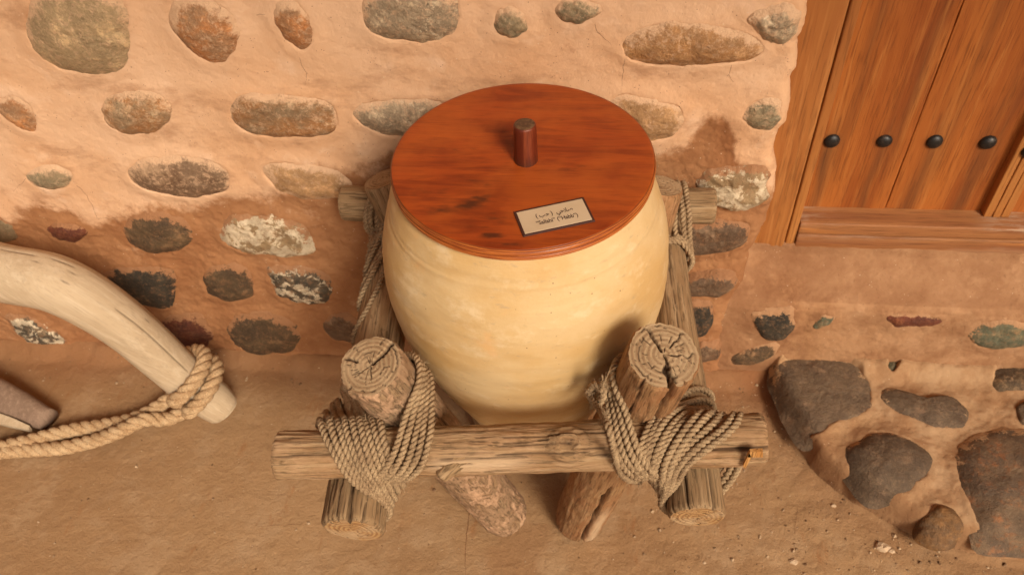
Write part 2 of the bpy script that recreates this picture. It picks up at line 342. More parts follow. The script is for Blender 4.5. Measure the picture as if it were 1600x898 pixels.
STEP_ST = [
 ('boulder', [(1212,568),(1235,551),(1300,550),(1345,568),(1364,605),(1358,640),(1310,655),(1268,684),(1238,640),(1220,600)], PK(h0=.008, off=.002)),
 ('boulder', [(1378,610),(1396,602),(1450,620),(1488,613),(1512,638),(1510,662),(1460,664),(1400,641),(1382,625)], PK(h0=.014)),
 ('boulder', [(1322,700),(1350,680),(1385,672),(1430,685),(1458,710),(1450,745),(1420,765),(1365,768),(1345,745),(1325,720)], PK(h0=.024)),
 ('orange', [(1440,810),(1455,795),(1464,784),(1490,793),(1508,815),(1500,836),(1470,838),(1445,825)], PK(h0=.018)),
 ('bldrust', [(1492,705),(1520,680),(1560,670),(1640,673),(1690,720),(1690,830),(1610,842),(1535,834),(1528,812),(1502,760)], PK(h0=.026)),
 ('blkbrn', [(1546,575),(1580,562),(1625,565),(1640,600),(1560,606)], PK(h0=.010)),
 ('boulder', [(1590,632),(1620,618),(1660,630),(1650,662),(1600,660)], PK(h0=.010)),
 ('green', [(1382,562),(1390,550),(1405,552),(1408,572),(1396,585),(1384,578)], PK(h0=.008)),
]
def mkdefs(lst, tf):
    out = []
    for kind, px, kw in lst:
        d = StoneDef([tf(p) for p in px], **kw); d.kind = kind; out.append(d)
    return out
def smat(d, film, soft=0.1):
    c1, c2, c3, cov, spk, cr = CG[d.kind]
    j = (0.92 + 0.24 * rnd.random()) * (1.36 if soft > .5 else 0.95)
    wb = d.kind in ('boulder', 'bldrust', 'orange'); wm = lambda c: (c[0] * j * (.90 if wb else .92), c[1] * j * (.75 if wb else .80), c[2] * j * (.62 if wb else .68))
    return stone_mat(wm(c1), wm(c2), wm(c3), film, d.kw.get('cover', cov), spk, cr, rnd.random() * 10, rough=0.75, soft=soft)

# ================================================================= WALL
wst = mkdefs(WALL_ST, lambda p: (onY(*p)[0], onY(*p)[2]))
EDGE = [(1290,-190),(1268,-60),(1266,0),(1262,43),(1250,62),(1248,110),(1237,127),(1237,170),(1231,192),(1218,205),(1210,245),(1215,268),(1212,298),(1205,330),(1188,372),(1172,398),(1165,440),(1152,460),(1146,500),(1140,560),(1138,600)]
ez = np.array([onY(*p)[2] for p in EDGE])[::-1]; ex = np.array([onY(*p)[0] for p in EDGE])[::-1]
ez = np.concatenate([[-0.3], ez, [2.2, 2.6]]); ex = np.concatenate([[ex[0]], ex, [ex[-1] + .01, ex[-1]]])
edge = lambda z: np.interp(z, ez, ex)
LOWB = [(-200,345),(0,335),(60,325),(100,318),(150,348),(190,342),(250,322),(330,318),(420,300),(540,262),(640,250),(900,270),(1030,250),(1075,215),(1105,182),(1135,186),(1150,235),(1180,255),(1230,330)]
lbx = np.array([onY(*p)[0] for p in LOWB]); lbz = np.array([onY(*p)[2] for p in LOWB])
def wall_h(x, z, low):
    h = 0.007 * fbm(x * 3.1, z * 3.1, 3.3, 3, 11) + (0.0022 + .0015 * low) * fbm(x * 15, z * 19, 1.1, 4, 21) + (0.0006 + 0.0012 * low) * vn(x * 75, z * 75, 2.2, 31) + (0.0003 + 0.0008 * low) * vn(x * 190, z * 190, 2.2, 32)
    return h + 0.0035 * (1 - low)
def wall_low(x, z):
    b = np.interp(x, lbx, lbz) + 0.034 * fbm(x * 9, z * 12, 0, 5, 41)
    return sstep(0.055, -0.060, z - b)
xs = np.concatenate([np.linspace(-4.5, -1.9, 30)[:-1], np.linspace(-1.9, -1.6, 40)[:-1], np.linspace(-1.6, 0.43, 660)])
zs = np.concatenate([np.linspace(-0.06, 1.12, 390)[:-1], np.linspace(1.12, 1.4, 36)[:-1], np.linspace(1.4, 2.6, 30)])
XX, ZZ = np.meshgrid(xs, zs)
E_ = edge(ZZ) + 0.0035 * fbm(ZZ * 45, 0, 0, 3, 77) + 0.008 * sstep(.34, .26, ZZ) * fbm(ZZ * 22, 0, 3, 2, 78)
# squeeze the last stretch so that the last column follows the broken edge
x_s = 0.10; t = np.clip((XX - x_s) / (0.43 - x_s), 0, 1); XA = np.where(XX > x_s, x_s + t * (E_ - x_s), XX)
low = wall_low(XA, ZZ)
H = wall_h(XA, ZZ, low) + emboss(XA, ZZ, wst)
de = E_ - XA; rc = 0.022 + 0.030 * sstep(0.34, 0.26, ZZ); H = H - np.where(de < rc, rc - np.sqrt(np.maximum(rc ** 2 - (rc - de) ** 2, 0)), 0)
YA = YW - H
V = np.stack([XA, YA, ZZ], -1)
# return face of the wall towards the door
ret = []
for q, dy in enumerate((0.02, 0.05, 0.09, 0.14)):
    c = V[:, -1:].copy(); c[..., 1] += dy; c[..., 0] += 0.003 * vn(c[..., 2] * 30, q * 3.3, 0, 5); ret.append(c)
V = np.concatenate([V] + ret, 1); low2 = np.concatenate([low] + [low[:, -1:]] * 4, 1)
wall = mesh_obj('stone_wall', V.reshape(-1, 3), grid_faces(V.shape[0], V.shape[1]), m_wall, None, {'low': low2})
tag(wall, 'peach plastered rubble wall with river stones showing, behind the clay jar', 'wall')
film_hi = tuple(a * b for a, b in zip(PEACH, (0.95, 0.95, 0.92))); film_lo = tuple(a * b for a, b in zip(BROWN, (1.1, 1.15, 1.2)))
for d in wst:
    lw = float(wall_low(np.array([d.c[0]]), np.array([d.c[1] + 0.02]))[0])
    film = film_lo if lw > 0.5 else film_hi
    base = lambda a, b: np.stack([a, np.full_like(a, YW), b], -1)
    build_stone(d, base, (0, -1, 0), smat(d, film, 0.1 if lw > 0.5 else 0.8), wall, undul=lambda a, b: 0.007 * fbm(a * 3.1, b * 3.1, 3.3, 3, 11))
# hairline cracks in the plaster, dark slits lying in its surface
def wall_at(x, z):
    l = wall_low(np.array([x]), np.array([z])); return YW - float((wall_h(np.array([x]), np.array([z]), l) + emboss(np.array([x]), np.array([z]), wst))[0])
m_crack = Mat('crack_shadow_dirt', 0.95, 0.1).done((0.17, 0.075, 0.035))
def crack(poly, wmax, surf, nrm, parent, s=0):
    P = []
    for (a, b), (c, d) in zip(poly[:-1], poly[1:]):
        L = math.hypot(c - a, d - b); n = max(2, int(L / 3))
        for k in range(n): P.append((a + (c - a) * k / n + 1.2 * vn(len(P) * .45, s, 0), b + (d - b) * k / n + 0.8 * vn(len(P) * .45, s, 9)))
    P.append(poly[-1]); W = [np.array(surf(float(p[0]), float(p[1]))) for p in P]
    V = []
    for k, p in enumerate(W):
        t = W[min(k + 1, len(W) - 1)] - W[max(k - 1, 0)]; t = t / np.linalg.norm(t); sd_ = np.cross(t, nrm); sd_ /= np.linalg.norm(sd_)
        q = k / (len(W) - 1); wd = wmax * (0.35 + 0.65 * math.sin(math.pi * min(1, q + 0.15)) ) * (0.7 + 0.6 * rnd.random())
        V += [p + sd_ * wd - np.array(nrm) * .0008, p + np.array(nrm) * 0.0005, p - sd_ * wd - np.array(nrm) * .0008]
    return mesh_obj('crack', V, grid_faces(len(W), 3), m_crack, parent)
def wsurf(px, py):
    p = onY(px, py, YW - 0.005); return (p[0], wall_at(p[0], p[2]), p[2])
for i, pl in enumerate([[(470,90),(472,103),(479,115),(477,135)], [(976,92),(973,105),(974,120),(972,136)], [(930,38),(934,52),(946,62),(955,70)],
        [(120,290),(135,308),(146,325),(150,342),(172,344),(190,340)], [(400,25),(415,22)], [(1142,100),(1139,118),(1146,130)], [(60,262),(30,290),(20,300)]]):
    crack(pl, 0.0009, wsurf, (0, -1, 0), wall, i)
# rest of the masonry (round the doorway, outside the picture)
for (x0, x1, z0, z1) in ((1.42, 4.0, -0.05, 2.6), (0.30, 1.44, 2.05, 2.59)):
    Vb, Fb = box_mesh(x0, x1, YW + 0.004, YW + 0.4, z0, z1, seg=0.06, amp=0.004, bev=0.02)
    mesh_obj('plaster_block', Vb, Fb, m_wall, wall, {'low': np.zeros(len(Vb))})

# unseen porch roof, added and sized to cut the light on the place
Vb, Fb = box_mesh(-4.0, 4.0, -0.6, YW + 0.3, 2.85, 2.98, seg=0.2, amp=0.0, bev=0.01)
roof = tag(mesh_obj('added_shade_roof', Vb, Fb, m_ledge, None, {'low': np.zeros(len(Vb))}), kind='structure')

# ================================================================= RISER AND LEDGE UNDER THE DOOR
rst = mkdefs(RISER_ST, lambda p: (onY(p[0], p[1], YW + .006)[0], onY(p[0], p[1], YW + .006)[2]))
YR = YW + 0.006; ZL = 0.268; RC = 0.028
prof = [(YR, z) for z in np.linspace(-0.05, ZL, 90)]
for k in range(1, 13):
    a_ = k / 12 * math.radians(62); prof.append((YR + RC * (1 - math.cos(a_)), ZL + RC * math.sin(a_)))
y0, z0 = prof[-1]; y1, z1 = 1.374, 0.352
for k in range(1, 30): prof.append((y0 + (y1 - y0) * k / 29, z0 + (z1 - z0) * k / 29 - 0.006 * math.sin(math.pi * k / 29)))
for k in range(1, 7): prof.append((y1 + 0.006 * k / 6, z1 + 0.026 * (k / 6) ** 1.5))
prof.append((1.46, z1 + 0.03))
prof = np.array(prof); nx = 330; xs = np.concatenate([np.linspace(0.29, 1.3, nx), np.linspace(1.3, 1.42, 12)[1:]])
tg = np.gradient(prof, axis=0); tg /= np.linalg.norm(tg, axis=1, keepdims=True); nrm2 = np.stack([-tg[:, 1], tg[:, 0]], 1)   # (ny, nz) outward
XB, KB = np.meshgrid(xs, np.arange(len(prof))); PY = prof[KB, 0]; PZ = prof[KB, 1]
Hb = 0.0045 * fbm(XB * 6, PZ * 9, PY * 9, 3, 51) + 0.0015 * fbm(XB * 32, PZ * 32, PY * 32, 3, 52) + 0.0009 * vn(XB * 120, PZ * 120, PY * 120, 53)
Hb = Hb * np.where(KB > len(prof) - 3, 0, 1) + np.where(KB < 90, emboss(XB, PZ, rst, dip=0.01), 0)
V = np.stack([XB, PY + nrm2[KB, 0] * Hb, PZ + nrm2[KB, 1] * Hb], -1)
lowr = np.where(KB < 98, 0.52 + 0.5 * sstep(.52, .36, XB) + 0.25 * fbm(XB * 7, PZ * 7, 0, 3, 55), 0.75)
sill = mesh_obj('door_ledge', V.reshape(-1, 3), grid_faces(V.shape[0], V.shape[1]), m_ledge, wall, {'low': lowr})
sill['label'] = 'rough brown plaster ledge below the wooden door'
for d in rst:
    base = lambda a, b: np.stack([a, np.full_like(a, YR), b], -1)
    build_stone(d, base, (0, -1, 0), smat(d, (0.42, 0.22, 0.105)), wall)

# ================================================================= STEP OF BOULDERS
ZS = 0.082
sst = mkdefs(STEP_ST, lambda p: (onZ(p[0], p[1], ZS + .01)[0], onZ(p[0], p[1], ZS + .01)[1]))
OUT = [(0.385, 1.40), (0.428, 1.290), (0.455, 1.177), (0.512, 1.038), (0.586, 0.957), (0.694, 0.886), (0.801, 0.848), (0.887, 0.842), (1.0, 0.835), (1.2, 0.82), (1.55, 0.83), (1.62, 1.40)]
def poly_sd(px, py, poly):
    d = np.full(px.shape, 9.9); ins = np.zeros(px.shape, bool); n = len(poly)
    for i in range(n):
        (ax, ay), (bx, by) = poly[i], poly[(i + 1) % n]; ex_, ey_ = bx - ax, by - ay
        t = np.clip(((px - ax) * ex_ + (py - ay) * ey_) / (ex_ ** 2 + ey_ ** 2), 0, 1)
        d = np.minimum(d, np.hypot(px - ax - t * ex_, py - ay - t * ey_))
        c = ((ay > py) != (by > py)) & (px < (bx - ax) * (py - ay) / (by - ay + 1e-12) + ax); ins ^= c
    return np.where(ins, d, -d)
xs = np.concatenate([np.linspace(0.37, 1.2, 230), np.linspace(1.2, 1.68, 40)[1:]]); ys = np.linspace(0.76, 1.30, 150)
XS, YS = np.meshgrid(xs, ys); wob = 0.012 * fbm(XS * 9, YS * 9, 0, 3, 61)
sdv = poly_sd(XS + wob, YS + wob, OUT)
top = ZS * (1 - np.exp(-np.maximum(sdv, 0) / 0.0055)) - 0.02 * sstep(0.0, -0.02, sdv)
Hs = top + sstep(0, .03, sdv) * (0.005 * fbm(XS * 7, YS * 7, 1, 3, 62) * 1.5 + 0.022 * sstep(0.06, 0.0, YW - YS) ** 2) + sstep(-.005, .01, sdv) * (0.0022 * fbm(XS * 38, YS * 38, 1, 4, 63) * 1.6 + 0.0009 * vn(XS * 130, YS * 130, 0, 64))
Hs = Hs + emboss(XS, YS, sst, bulge=0.005, dip=0.02, wd=0.02) * sstep(0.0, 0.02, sdv)
step = mesh_obj('stone_step', np.stack([XS, YS, Hs], -1).reshape(-1, 3), grid_faces(*XS.shape), m_step, None, {'low': 0.45 + 0.35 * fbm(XS * 5, YS * 5, 0, 3, 65) + 0.5 * sstep(0.03, 0.0, sdv)})
tag(step, 'low rounded step of dark boulders set in sandy mortar below the door', 'step')
for d in sst:
    base = lambda a, b: np.stack([a, b, ZS - 0.035 * sstep(0.022, -0.01, poly_sd(a, b, OUT))], -1)
    build_stone(d, base, (0, 0, 1), smat(d, (0.45, 0.27, 0.135)), step)

# ================================================================= GROUND
gx = np.concatenate([-1.8 - np.geomspace(0.02, 40, 24)[::-1], np.linspace(-1.8, 1.25, 520), 1.25 + np.geomspace(0.02, 40, 24)])
gy = np.concatenate([0.45 - np.geomspace(0.02, 40, 24)[::-1], np.linspace(0.45, 1.30, 160), 1.30 + np.geomspace(0.02, 40, 12)])
GX, GY = np.meshgrid(gx, gy)
def floor_h(x, y):
    far = sstep(3.0, 1.5, np.hypot(x, y - 0.5))
    right = sstep(-0.1, 0.5, x)
    h = 0.006 * fbm(x * 2.3, y * 2.3, 7, 3, 71) + (0.0016 + 0.0020 * right) * fbm(x * 20, y * 24, 7, 4, 72) + (0.0005 + 0.0012 * right * sstep(.1, .5, fbm(x * 5, y * 5, 3, 2, 75))) * vn(x * 110, y * 110, 1, 73)
    cove = 0.034 * sstep(0.065, 0.0, YW + 0.004 - y + 0.022 * fbm(x * 11, y * 11, 0, 4, 74)) ** 2
    d = poly_sd(x, y, OUT); cove2 = 0.006 * sstep(-0.02, 0.0, d) ** 2
    return h * far + np.where(y < YW + .05, cove, 0) + cove2 * (x > 0.3)
GH = floor_h(GX, GY)
floor_shade = 0.22 * sstep(.02, -.01, np.abs(GX + .125 + .02 * (GY < .8)) - .055) * (GY < .86) + 0.75 * sstep(0.16, 0.0, YW - GY + 0.05 * fbm(GX * 5, GY * 5, 0, 3, 76)) * (GX < 0.5) + 0.35 * sstep(-0.10, -0.01, poly_sd(GX, GY, OUT) + 0.02 * fbm(GX * 8, GY * 8, 0, 3, 77)) * (GX > .2) * (GX < 1.7)  # shade painted into floor colour: below the jar, along the wall, round the step
fl = mesh_obj('ground', np.stack([GX, GY, GH], -1).reshape(-1, 3), grid_faces(*GX.shape), m_floor, None, {'floor_shade': np.clip(floor_shade, 0, 1)})
tag(fl, kind='structure')
def fsurf(px, py):
    p = onZ(px, py, 0); return (p[0], p[1], float(floor_h(np.array([p[0]]), np.array([p[1]]))[0]))
for i, pl in enumerate([[(733,800),(730,830),(726,860),(728,898)], [(400,822),(440,820),(500,818)], [(1246,790),(1243,815),(1240,845)], [(155,807),(200,806),(260,806)]]):
    crack(pl, (0.0026, 0.0006, 0.0008, 0.0006)[i], fsurf, (0, 0, 1), fl, 20 + i)

# ================================================================= WOODEN DOOR
YD = 1.38; YP = 1.437
def door_wood(name, c1=(0.39, 0.118, 0.021), c2=(0.26, 0.064, 0.011), c3=(0.50, 0.19, 0.045), axis=2, rough=0.55, wear=0.0):
    M = Mat(name, rough, 0.35)
    st = [55, 55, 55]; st[axis] = 2.2; s2 = [300, 300, 300]; s2[axis] = 12
    n1 = M.noise(1, 5, 0.6, vec=M.scale(st), dist=0.6); n2 = M.noise(1, 3, 0.6, vec=M.scale(s2)); st3 = [12, 12, 12]; st3[axis] = 1.1
    n3 = M.noise(1, 4, 0.55, vec=M.scale(st3, (3, 3, 3)), dist=0.8)
    col = M.mix(M.ramp(n3, 0.35, 0.65), c1, c2); col = M.mix(M.ramp(n1, 0.5, 0.72, 0, 0.7), col, c3)
    col = M.mix(M.ramp(n2, 0.5, 0.32, 0, 0.55), col, tuple(a * 0.5 for a in c2))
    col = M.mix(M.math('MULTIPLY', M.attr('stain'), M.ramp(n1, 0.25, 0.6, 0.6, 1.0)), col, (0.05, 0.02, 0.01))
    if wear:
        wn = M.noise(1, 6, 0.75, vec=M.scale([(9 if i == axis else 60) for i in range(3)], (1, 1, 1)))
        col = M.mix(M.math('MULTIPLY', M.attr('wear'), M.ramp(wn, 0.42, 0.58)), col, (0.46, 0.33, 0.22))
    M.bump(n2, 0.0012, 0.5); M.bump(n1, 0.0012, 0.4)
    return M.done(col)
m_door = door_wood('teak_planks'); m_frame = door_wood('teak_frame', (0.42, 0.165, 0.040), (0.32, 0.11, 0.026), (0.50, 0.21, 0.06)); m_sillw = door_wood('worn_sill_wood', (0.36, 0.15, 0.05), (0.24, 0.085, 0.03), axis=0, rough=0.65, wear=1)
door = empty('wooden_door', (0.45, YD, 0.37))
tag(door, 'heavy varnished plank door with iron studs in the wooden frame at right', 'door')
def put(name, V, Fs, mat, parent, attrs=None, smooth=True, **k):
    V = np.asarray(V, float); c = (V.min(0) + V.max(0)) / 2
    o = mesh_obj(name, V - c, Fs, mat, None, attrs, smooth=smooth, **k); o.location = c
    o.parent = parent
    bpy.context.view_layer.update() if False else None
    pm = parent.matrix_world if False else Matrix.Translation(parent.location)
    o.matrix_parent_inverse = pm.inverted(); return o
def board(name, x0, x1, y0, y1, z0, z1, mat, bev=0.003, seg=0.02, s=1, attrs=None, parent=door):
    V, Fb = box_mesh(x0, x1, y0, y1, z0, z1, seg=seg, amp=0.0006, bev=bev, s=s)
    a = {'stain': np.zeros(len(V)), 'wear': np.zeros(len(V))}
    if attrs: a.update({k: f(V) for k, f in attrs.items()})
    return put(name, V, Fb, mat, parent, a)
studs_px = [(1300,222), (1382,222), (1461,223), (1544,224)]
SP = [onY(px, py, YP - 0.004) for px, py in studs_px]
stx = np.array([p[0] for p in SP]); stz = SP[0][2]
def stain(V):
    s_ = np.zeros(len(V))
    for k, x in enumerate(stx):
        wv = 0.013 + 0.005 * vn(V[:, 2] * 8, k, 0, 3); dx = V[:, 0] - x - 0.004 * vn(V[:, 2] * 12, k, 5)
        s_ = np.maximum(s_, 0.75 * np.exp(-(dx / (wv * 1.1)) ** 2) * np.where(V[:, 2] < stz, 0.9, np.exp(-(V[:, 2] - stz) / (0.05 + .03 * k))))
        s_ = np.maximum(s_, 0.9 * np.exp(-(np.hypot(V[:, 0] - x, V[:, 2] - stz) / 0.021) ** 4))
        s_ = np.maximum(s_, 0.42 * np.exp(-((dx - 0.022) / 0.012) ** 2) * sstep(-.1, .1, V[:, 2] - stz + .1))
    return np.clip(s_ * 1.05 * (0.8 + 0.25 * vn(V[:, 0] * 40, V[:, 2] * 9, 0, 9)), 0, 0.92)
def lite(V): return np.clip(0.0 + 0 * V[:, 0], 0, 1)
xb0 = 0.426; seam = onY(1507, 0, YP)[0]; p_end = onY(1540, 330, YP)[0] + 0.004
board('door_jamb', 0.27, xb0 - 0.0015, YD, YD + 0.07, 0.368, 2.04, m_frame, s=3)
board('jamb_bead', xb0 + 0.0015, xb0 + 0.021, YD + 0.002, YD + 0.066, 0.372, 2.04, m_frame, bev=0.004, s=4)
board('plank', xb0 + 0.018, seam - 0.0009, YP, YP + 0.035, 0.40, 2.0, m_door, seg=0.008, bev=0.002, s=5, attrs={'stain': stain})
board('plank', seam + 0.0009, p_end + 0.02, YP + 0.0008, YP + 0.035, 0.40, 2.0, m_door, seg=0.008, bev=0.002, s=6, attrs={'stain': stain})
YC = 1.416; cp0 = onY(1539, 334, YC)[0]
for k, (u0, u1_) in enumerate(((0, .0175), (.0185, .0345), (.0355, .0535))):
    board('centre_post', cp0 + u0, cp0 + u1_, YC + (0.001, 0, 0.001)[k], YP + 0.03, 0.4412, 2.0, m_frame, bev=0.003, s=8 + k)
board('plank', cp0 + 0.045, 1.16, YP, YP + 0.035, 0.40, 2.0, m_door, seg=0.02, bev=0.002, s=11)
board('plank', 1.162, 1.36, YP, YP + 0.035, 0.40, 2.0, m_door, seg=0.02, bev=0.002, s=12)
board('door_jamb', 1.34, 1.43, YD, YD + 0.07, 0.368, 2.04, m_frame, s=13)
board('door_head', 0.28, 1.43, YD + 0.004, YD + 0.07, 2.0, 2.06, m_frame, s=14)
wearf = lambda V: 0.6 * sstep(0.45, 0.9, V[:, 0] / 1.0 * 0 + np.exp(-((V[:, 2] - 0.440) / 0.016) ** 2) * (0.75 + 0.5 * vn(V[:, 0] * 9, 0, 0, 5)))
board('threshold', xb0 + 0.0225, 1.339, YD + 0.001, YP + 0.045, 0.409, 0.441, m_sillw, bev=0.004, seg=0.008, s=15, attrs={'wear': wearf})
board('threshold', xb0 + 0.0225, 1.339, YD - 0.001, YD + 0.05, 0.370, 0.4075, m_sillw, bev=0.003, seg=0.01, s=16, attrs={'wear': lambda V: 0.25 * sstep(-.1, .6, fbm(V[:, 0] * 6, V[:, 2] * 50, 0, 3, 6))})
m_iron = Mat('black_iron', 0.42, 0.5); m_iron.bump(m_iron.noise(150, 4), 0.0012, 0.5)
ir = m_iron.mix(m_iron.ramp(m_iron.noise(90, 4), 0.5, 0.7), (0.02, 0.017, 0.015), (0.06, 0.04, 0.028)); m_iron.b.inputs['Metallic'].default_value = 0.35; m_iron = m_iron.done(ir)
def stud_mesh():
    V = []; n = 24; rings = 9
    for i in range(rings):
        a = i / (rings - 1) * math.pi / 2; r = 0.0165 * math.cos(a) + 0.0001; h = 0.0115 * math.sin(a)
        V += [(r * math.cos(2 * math.pi * k / n), -h, r * math.sin(2 * math.pi * k / n)) for k in range(n)]
    return V, grid_faces(rings, n, wrap=True)
Vs, Fs_ = stud_mesh()
s0 = None
pts = [tuple(p) for p in SP] + [(cp0 + 0.0265, YC, stz), (1.10, YP, stz), (1.22, YP, stz)]
pts = [(x, (YP if i != 4 else YC) , z) for i, (x, y, z) in enumerate(pts)]
for p in pts:
    if s0 is None: o = s0 = mesh_obj('stud', Vs, Fs_, m_iron)
    else: o = s0.copy(); C.objects.link(o)
    o.location = p; o.scale = (rnd.uniform(.92, 1.08), rnd.uniform(.8, 1.15), rnd.uniform(.92, 1.08)); o.rotation_euler = (rnd.uniform(-.1, .1), rnd.random() * 6, rnd.uniform(-.1, .1)); o.parent = door; o.matrix_parent_inverse = Matrix.Translation(door.location).inverted()

# ================================================================= WOOD LOGS
def log_mat(name, c1, c2, c3, bark=0.0, barkc=(0.45, 0.2, 0.1), grain=1.0, dirt=1.0):
    M = Mat(name, 0.85, 0.2)
    k_ = 0.86 if dirt > 0.5 else 1.0; c1, c2, c3 = [tuple(a * k_ * w_ for a, w_ in zip(c, (1, .95, .88) if dirt > .5 else (1, 1, 1))) for c in (c1, c2, c3)]
    g1 = M.noise(1, 6, 0.65, vec=M.scale((95, 95, 6)), dist=0.4); g2 = M.noise(1, 4, 0.6, vec=M.scale((320, 320, 16))); n3 = M.noise(9, 4, 0.6)
    col = M.mix(M.ramp(n3, 0.35, 0.65), c1, c2); col = M.mix(M.ramp(g1, 0.45, 0.7, 0, 0.85), col, c3)
    col = M.mix(M.ramp(g2, 0.50, 0.34, 0, 0.85 * dirt), col, tuple(a * 0.38 for a in c1)); col = M.mix(M.ramp(M.noise(1, 6, 0.7, vec=M.scale((60, 60, 14), (5, 1, 2)), dist=1.0), 0.42, 0.34, 0, 0.75 * dirt), col, tuple(a * 0.42 for a in c2))
    M.bump(g2, 0.0018, 0.9 * grain); M.bump(g1, 0.004, 0.8 * grain)
    if bark:
        vb = M.scale((1, 1, 0.55), (2, 3, 1)); b1 = M.noise(62, 6, 0.66, vec=vb, dist=0.8); b2 = M.noise(120, 4, 0.65, vec=vb)
        bf = M.math('MULTIPLY', M.ramp(b1, 0.38, 0.56), bark)
        bc = M.mix(M.ramp(b2, 0.4, 0.62), barkc, tuple(min(1, a * 1.35 + .03) for a in barkc)); bc = M.mix(M.ramp(M.noise(14, 3), 0.4, 0.6), bc, tuple(a * b for a, b in zip(barkc, (0.82, 0.84, 0.84))))
        bc = M.mix(M.ramp(b2, 0.42, 0.34), bc, tuple(a * 0.45 for a in barkc))
        col = M.mix(bf, col, bc); M.bump(M.ramp(b1, 0.40, 0.5), 0.003, bark * 0.8); M.bump(b2, 0.003, 0.6 * bark)
    # bleached splits / dirt in cracks
    col = M.mix(M.attr('pale'), col, (0.58, 0.40, 0.24))
    col = M.mix(M.math('MULTIPLY', M.attr('crk'), 0.8), col, (0.06, 0.03, 0.015))
    return M.done(col)
def end_mat(name, c1=(0.36, 0.235, 0.125), c2=(0.26, 0.155, 0.08)):
    M = Mat(name, 0.9, 0.15)
    r_ = M.attr('rad'); n = M.noise(60, 4, 0.6)
    ringv = M.math('ADD', M.math('MULTIPLY', r_, 900.0), M.math('MULTIPLY', n, 3.0)); sn = M.math('SINE', ringv)
    sp = M.noise(240, 3, 0.65)
    col = M.mix(M.ramp(sn, -0.6, 0.8), c1, c2); col = M.mix(M.ramp(M.noise(22, 4), 0.4, 0.65, 0, .7), col, (0.44, 0.30, 0.17)); col = M.mix(M.ramp(sp, 0.45, 0.3, 0, 0.6), col, tuple(a * .4 for a in c2))
    col = M.mix(M.math('MULTIPLY', M.attr('crk'), 0.92), col, (0.045, 0.022, 0.012))
    M.bump(sn, 0.0005, 0.5); M.bump(sp, 0.0012, 0.7)
    return M.done(col)
m_grey = log_mat('weathered_wood', (0.36, 0.235, 0.125), (0.30, 0.18, 0.09), (0.48, 0.335, 0.195))
m_bar = log_mat('weathered_bar_wood', (0.38, 0.24, 0.125), (0.33, 0.185, 0.085), (0.52, 0.36, 0.21), bark=0.35, barkc=(0.36, 0.20, 0.10))
m_bark = log_mat('flaking_bark_wood', (0.42, 0.28, 0.16), (0.36, 0.21, 0.11), (0.50, 0.34, 0.20), bark=1.0, barkc=(0.40, 0.235, 0.13))
m_bark2 = log_mat('pinkish_bark_wood', (0.42, 0.27, 0.17), (0.40, 0.23, 0.14), (0.50, 0.34, 0.22), bark=0.9, barkc=(0.40, 0.20, 0.12))
m_red = log_mat('reddish_split_wood', (0.33, 0.15, 0.06), (0.42, 0.25, 0.12), (0.46, 0.30, 0.16), bark=0.45, barkc=(0.33, 0.155, 0.065))
m_end = end_mat('end_grain'); m_end2 = end_mat('orange_end_grain', (0.42, 0.24, 0.10), (0.30, 0.15, 0.06))

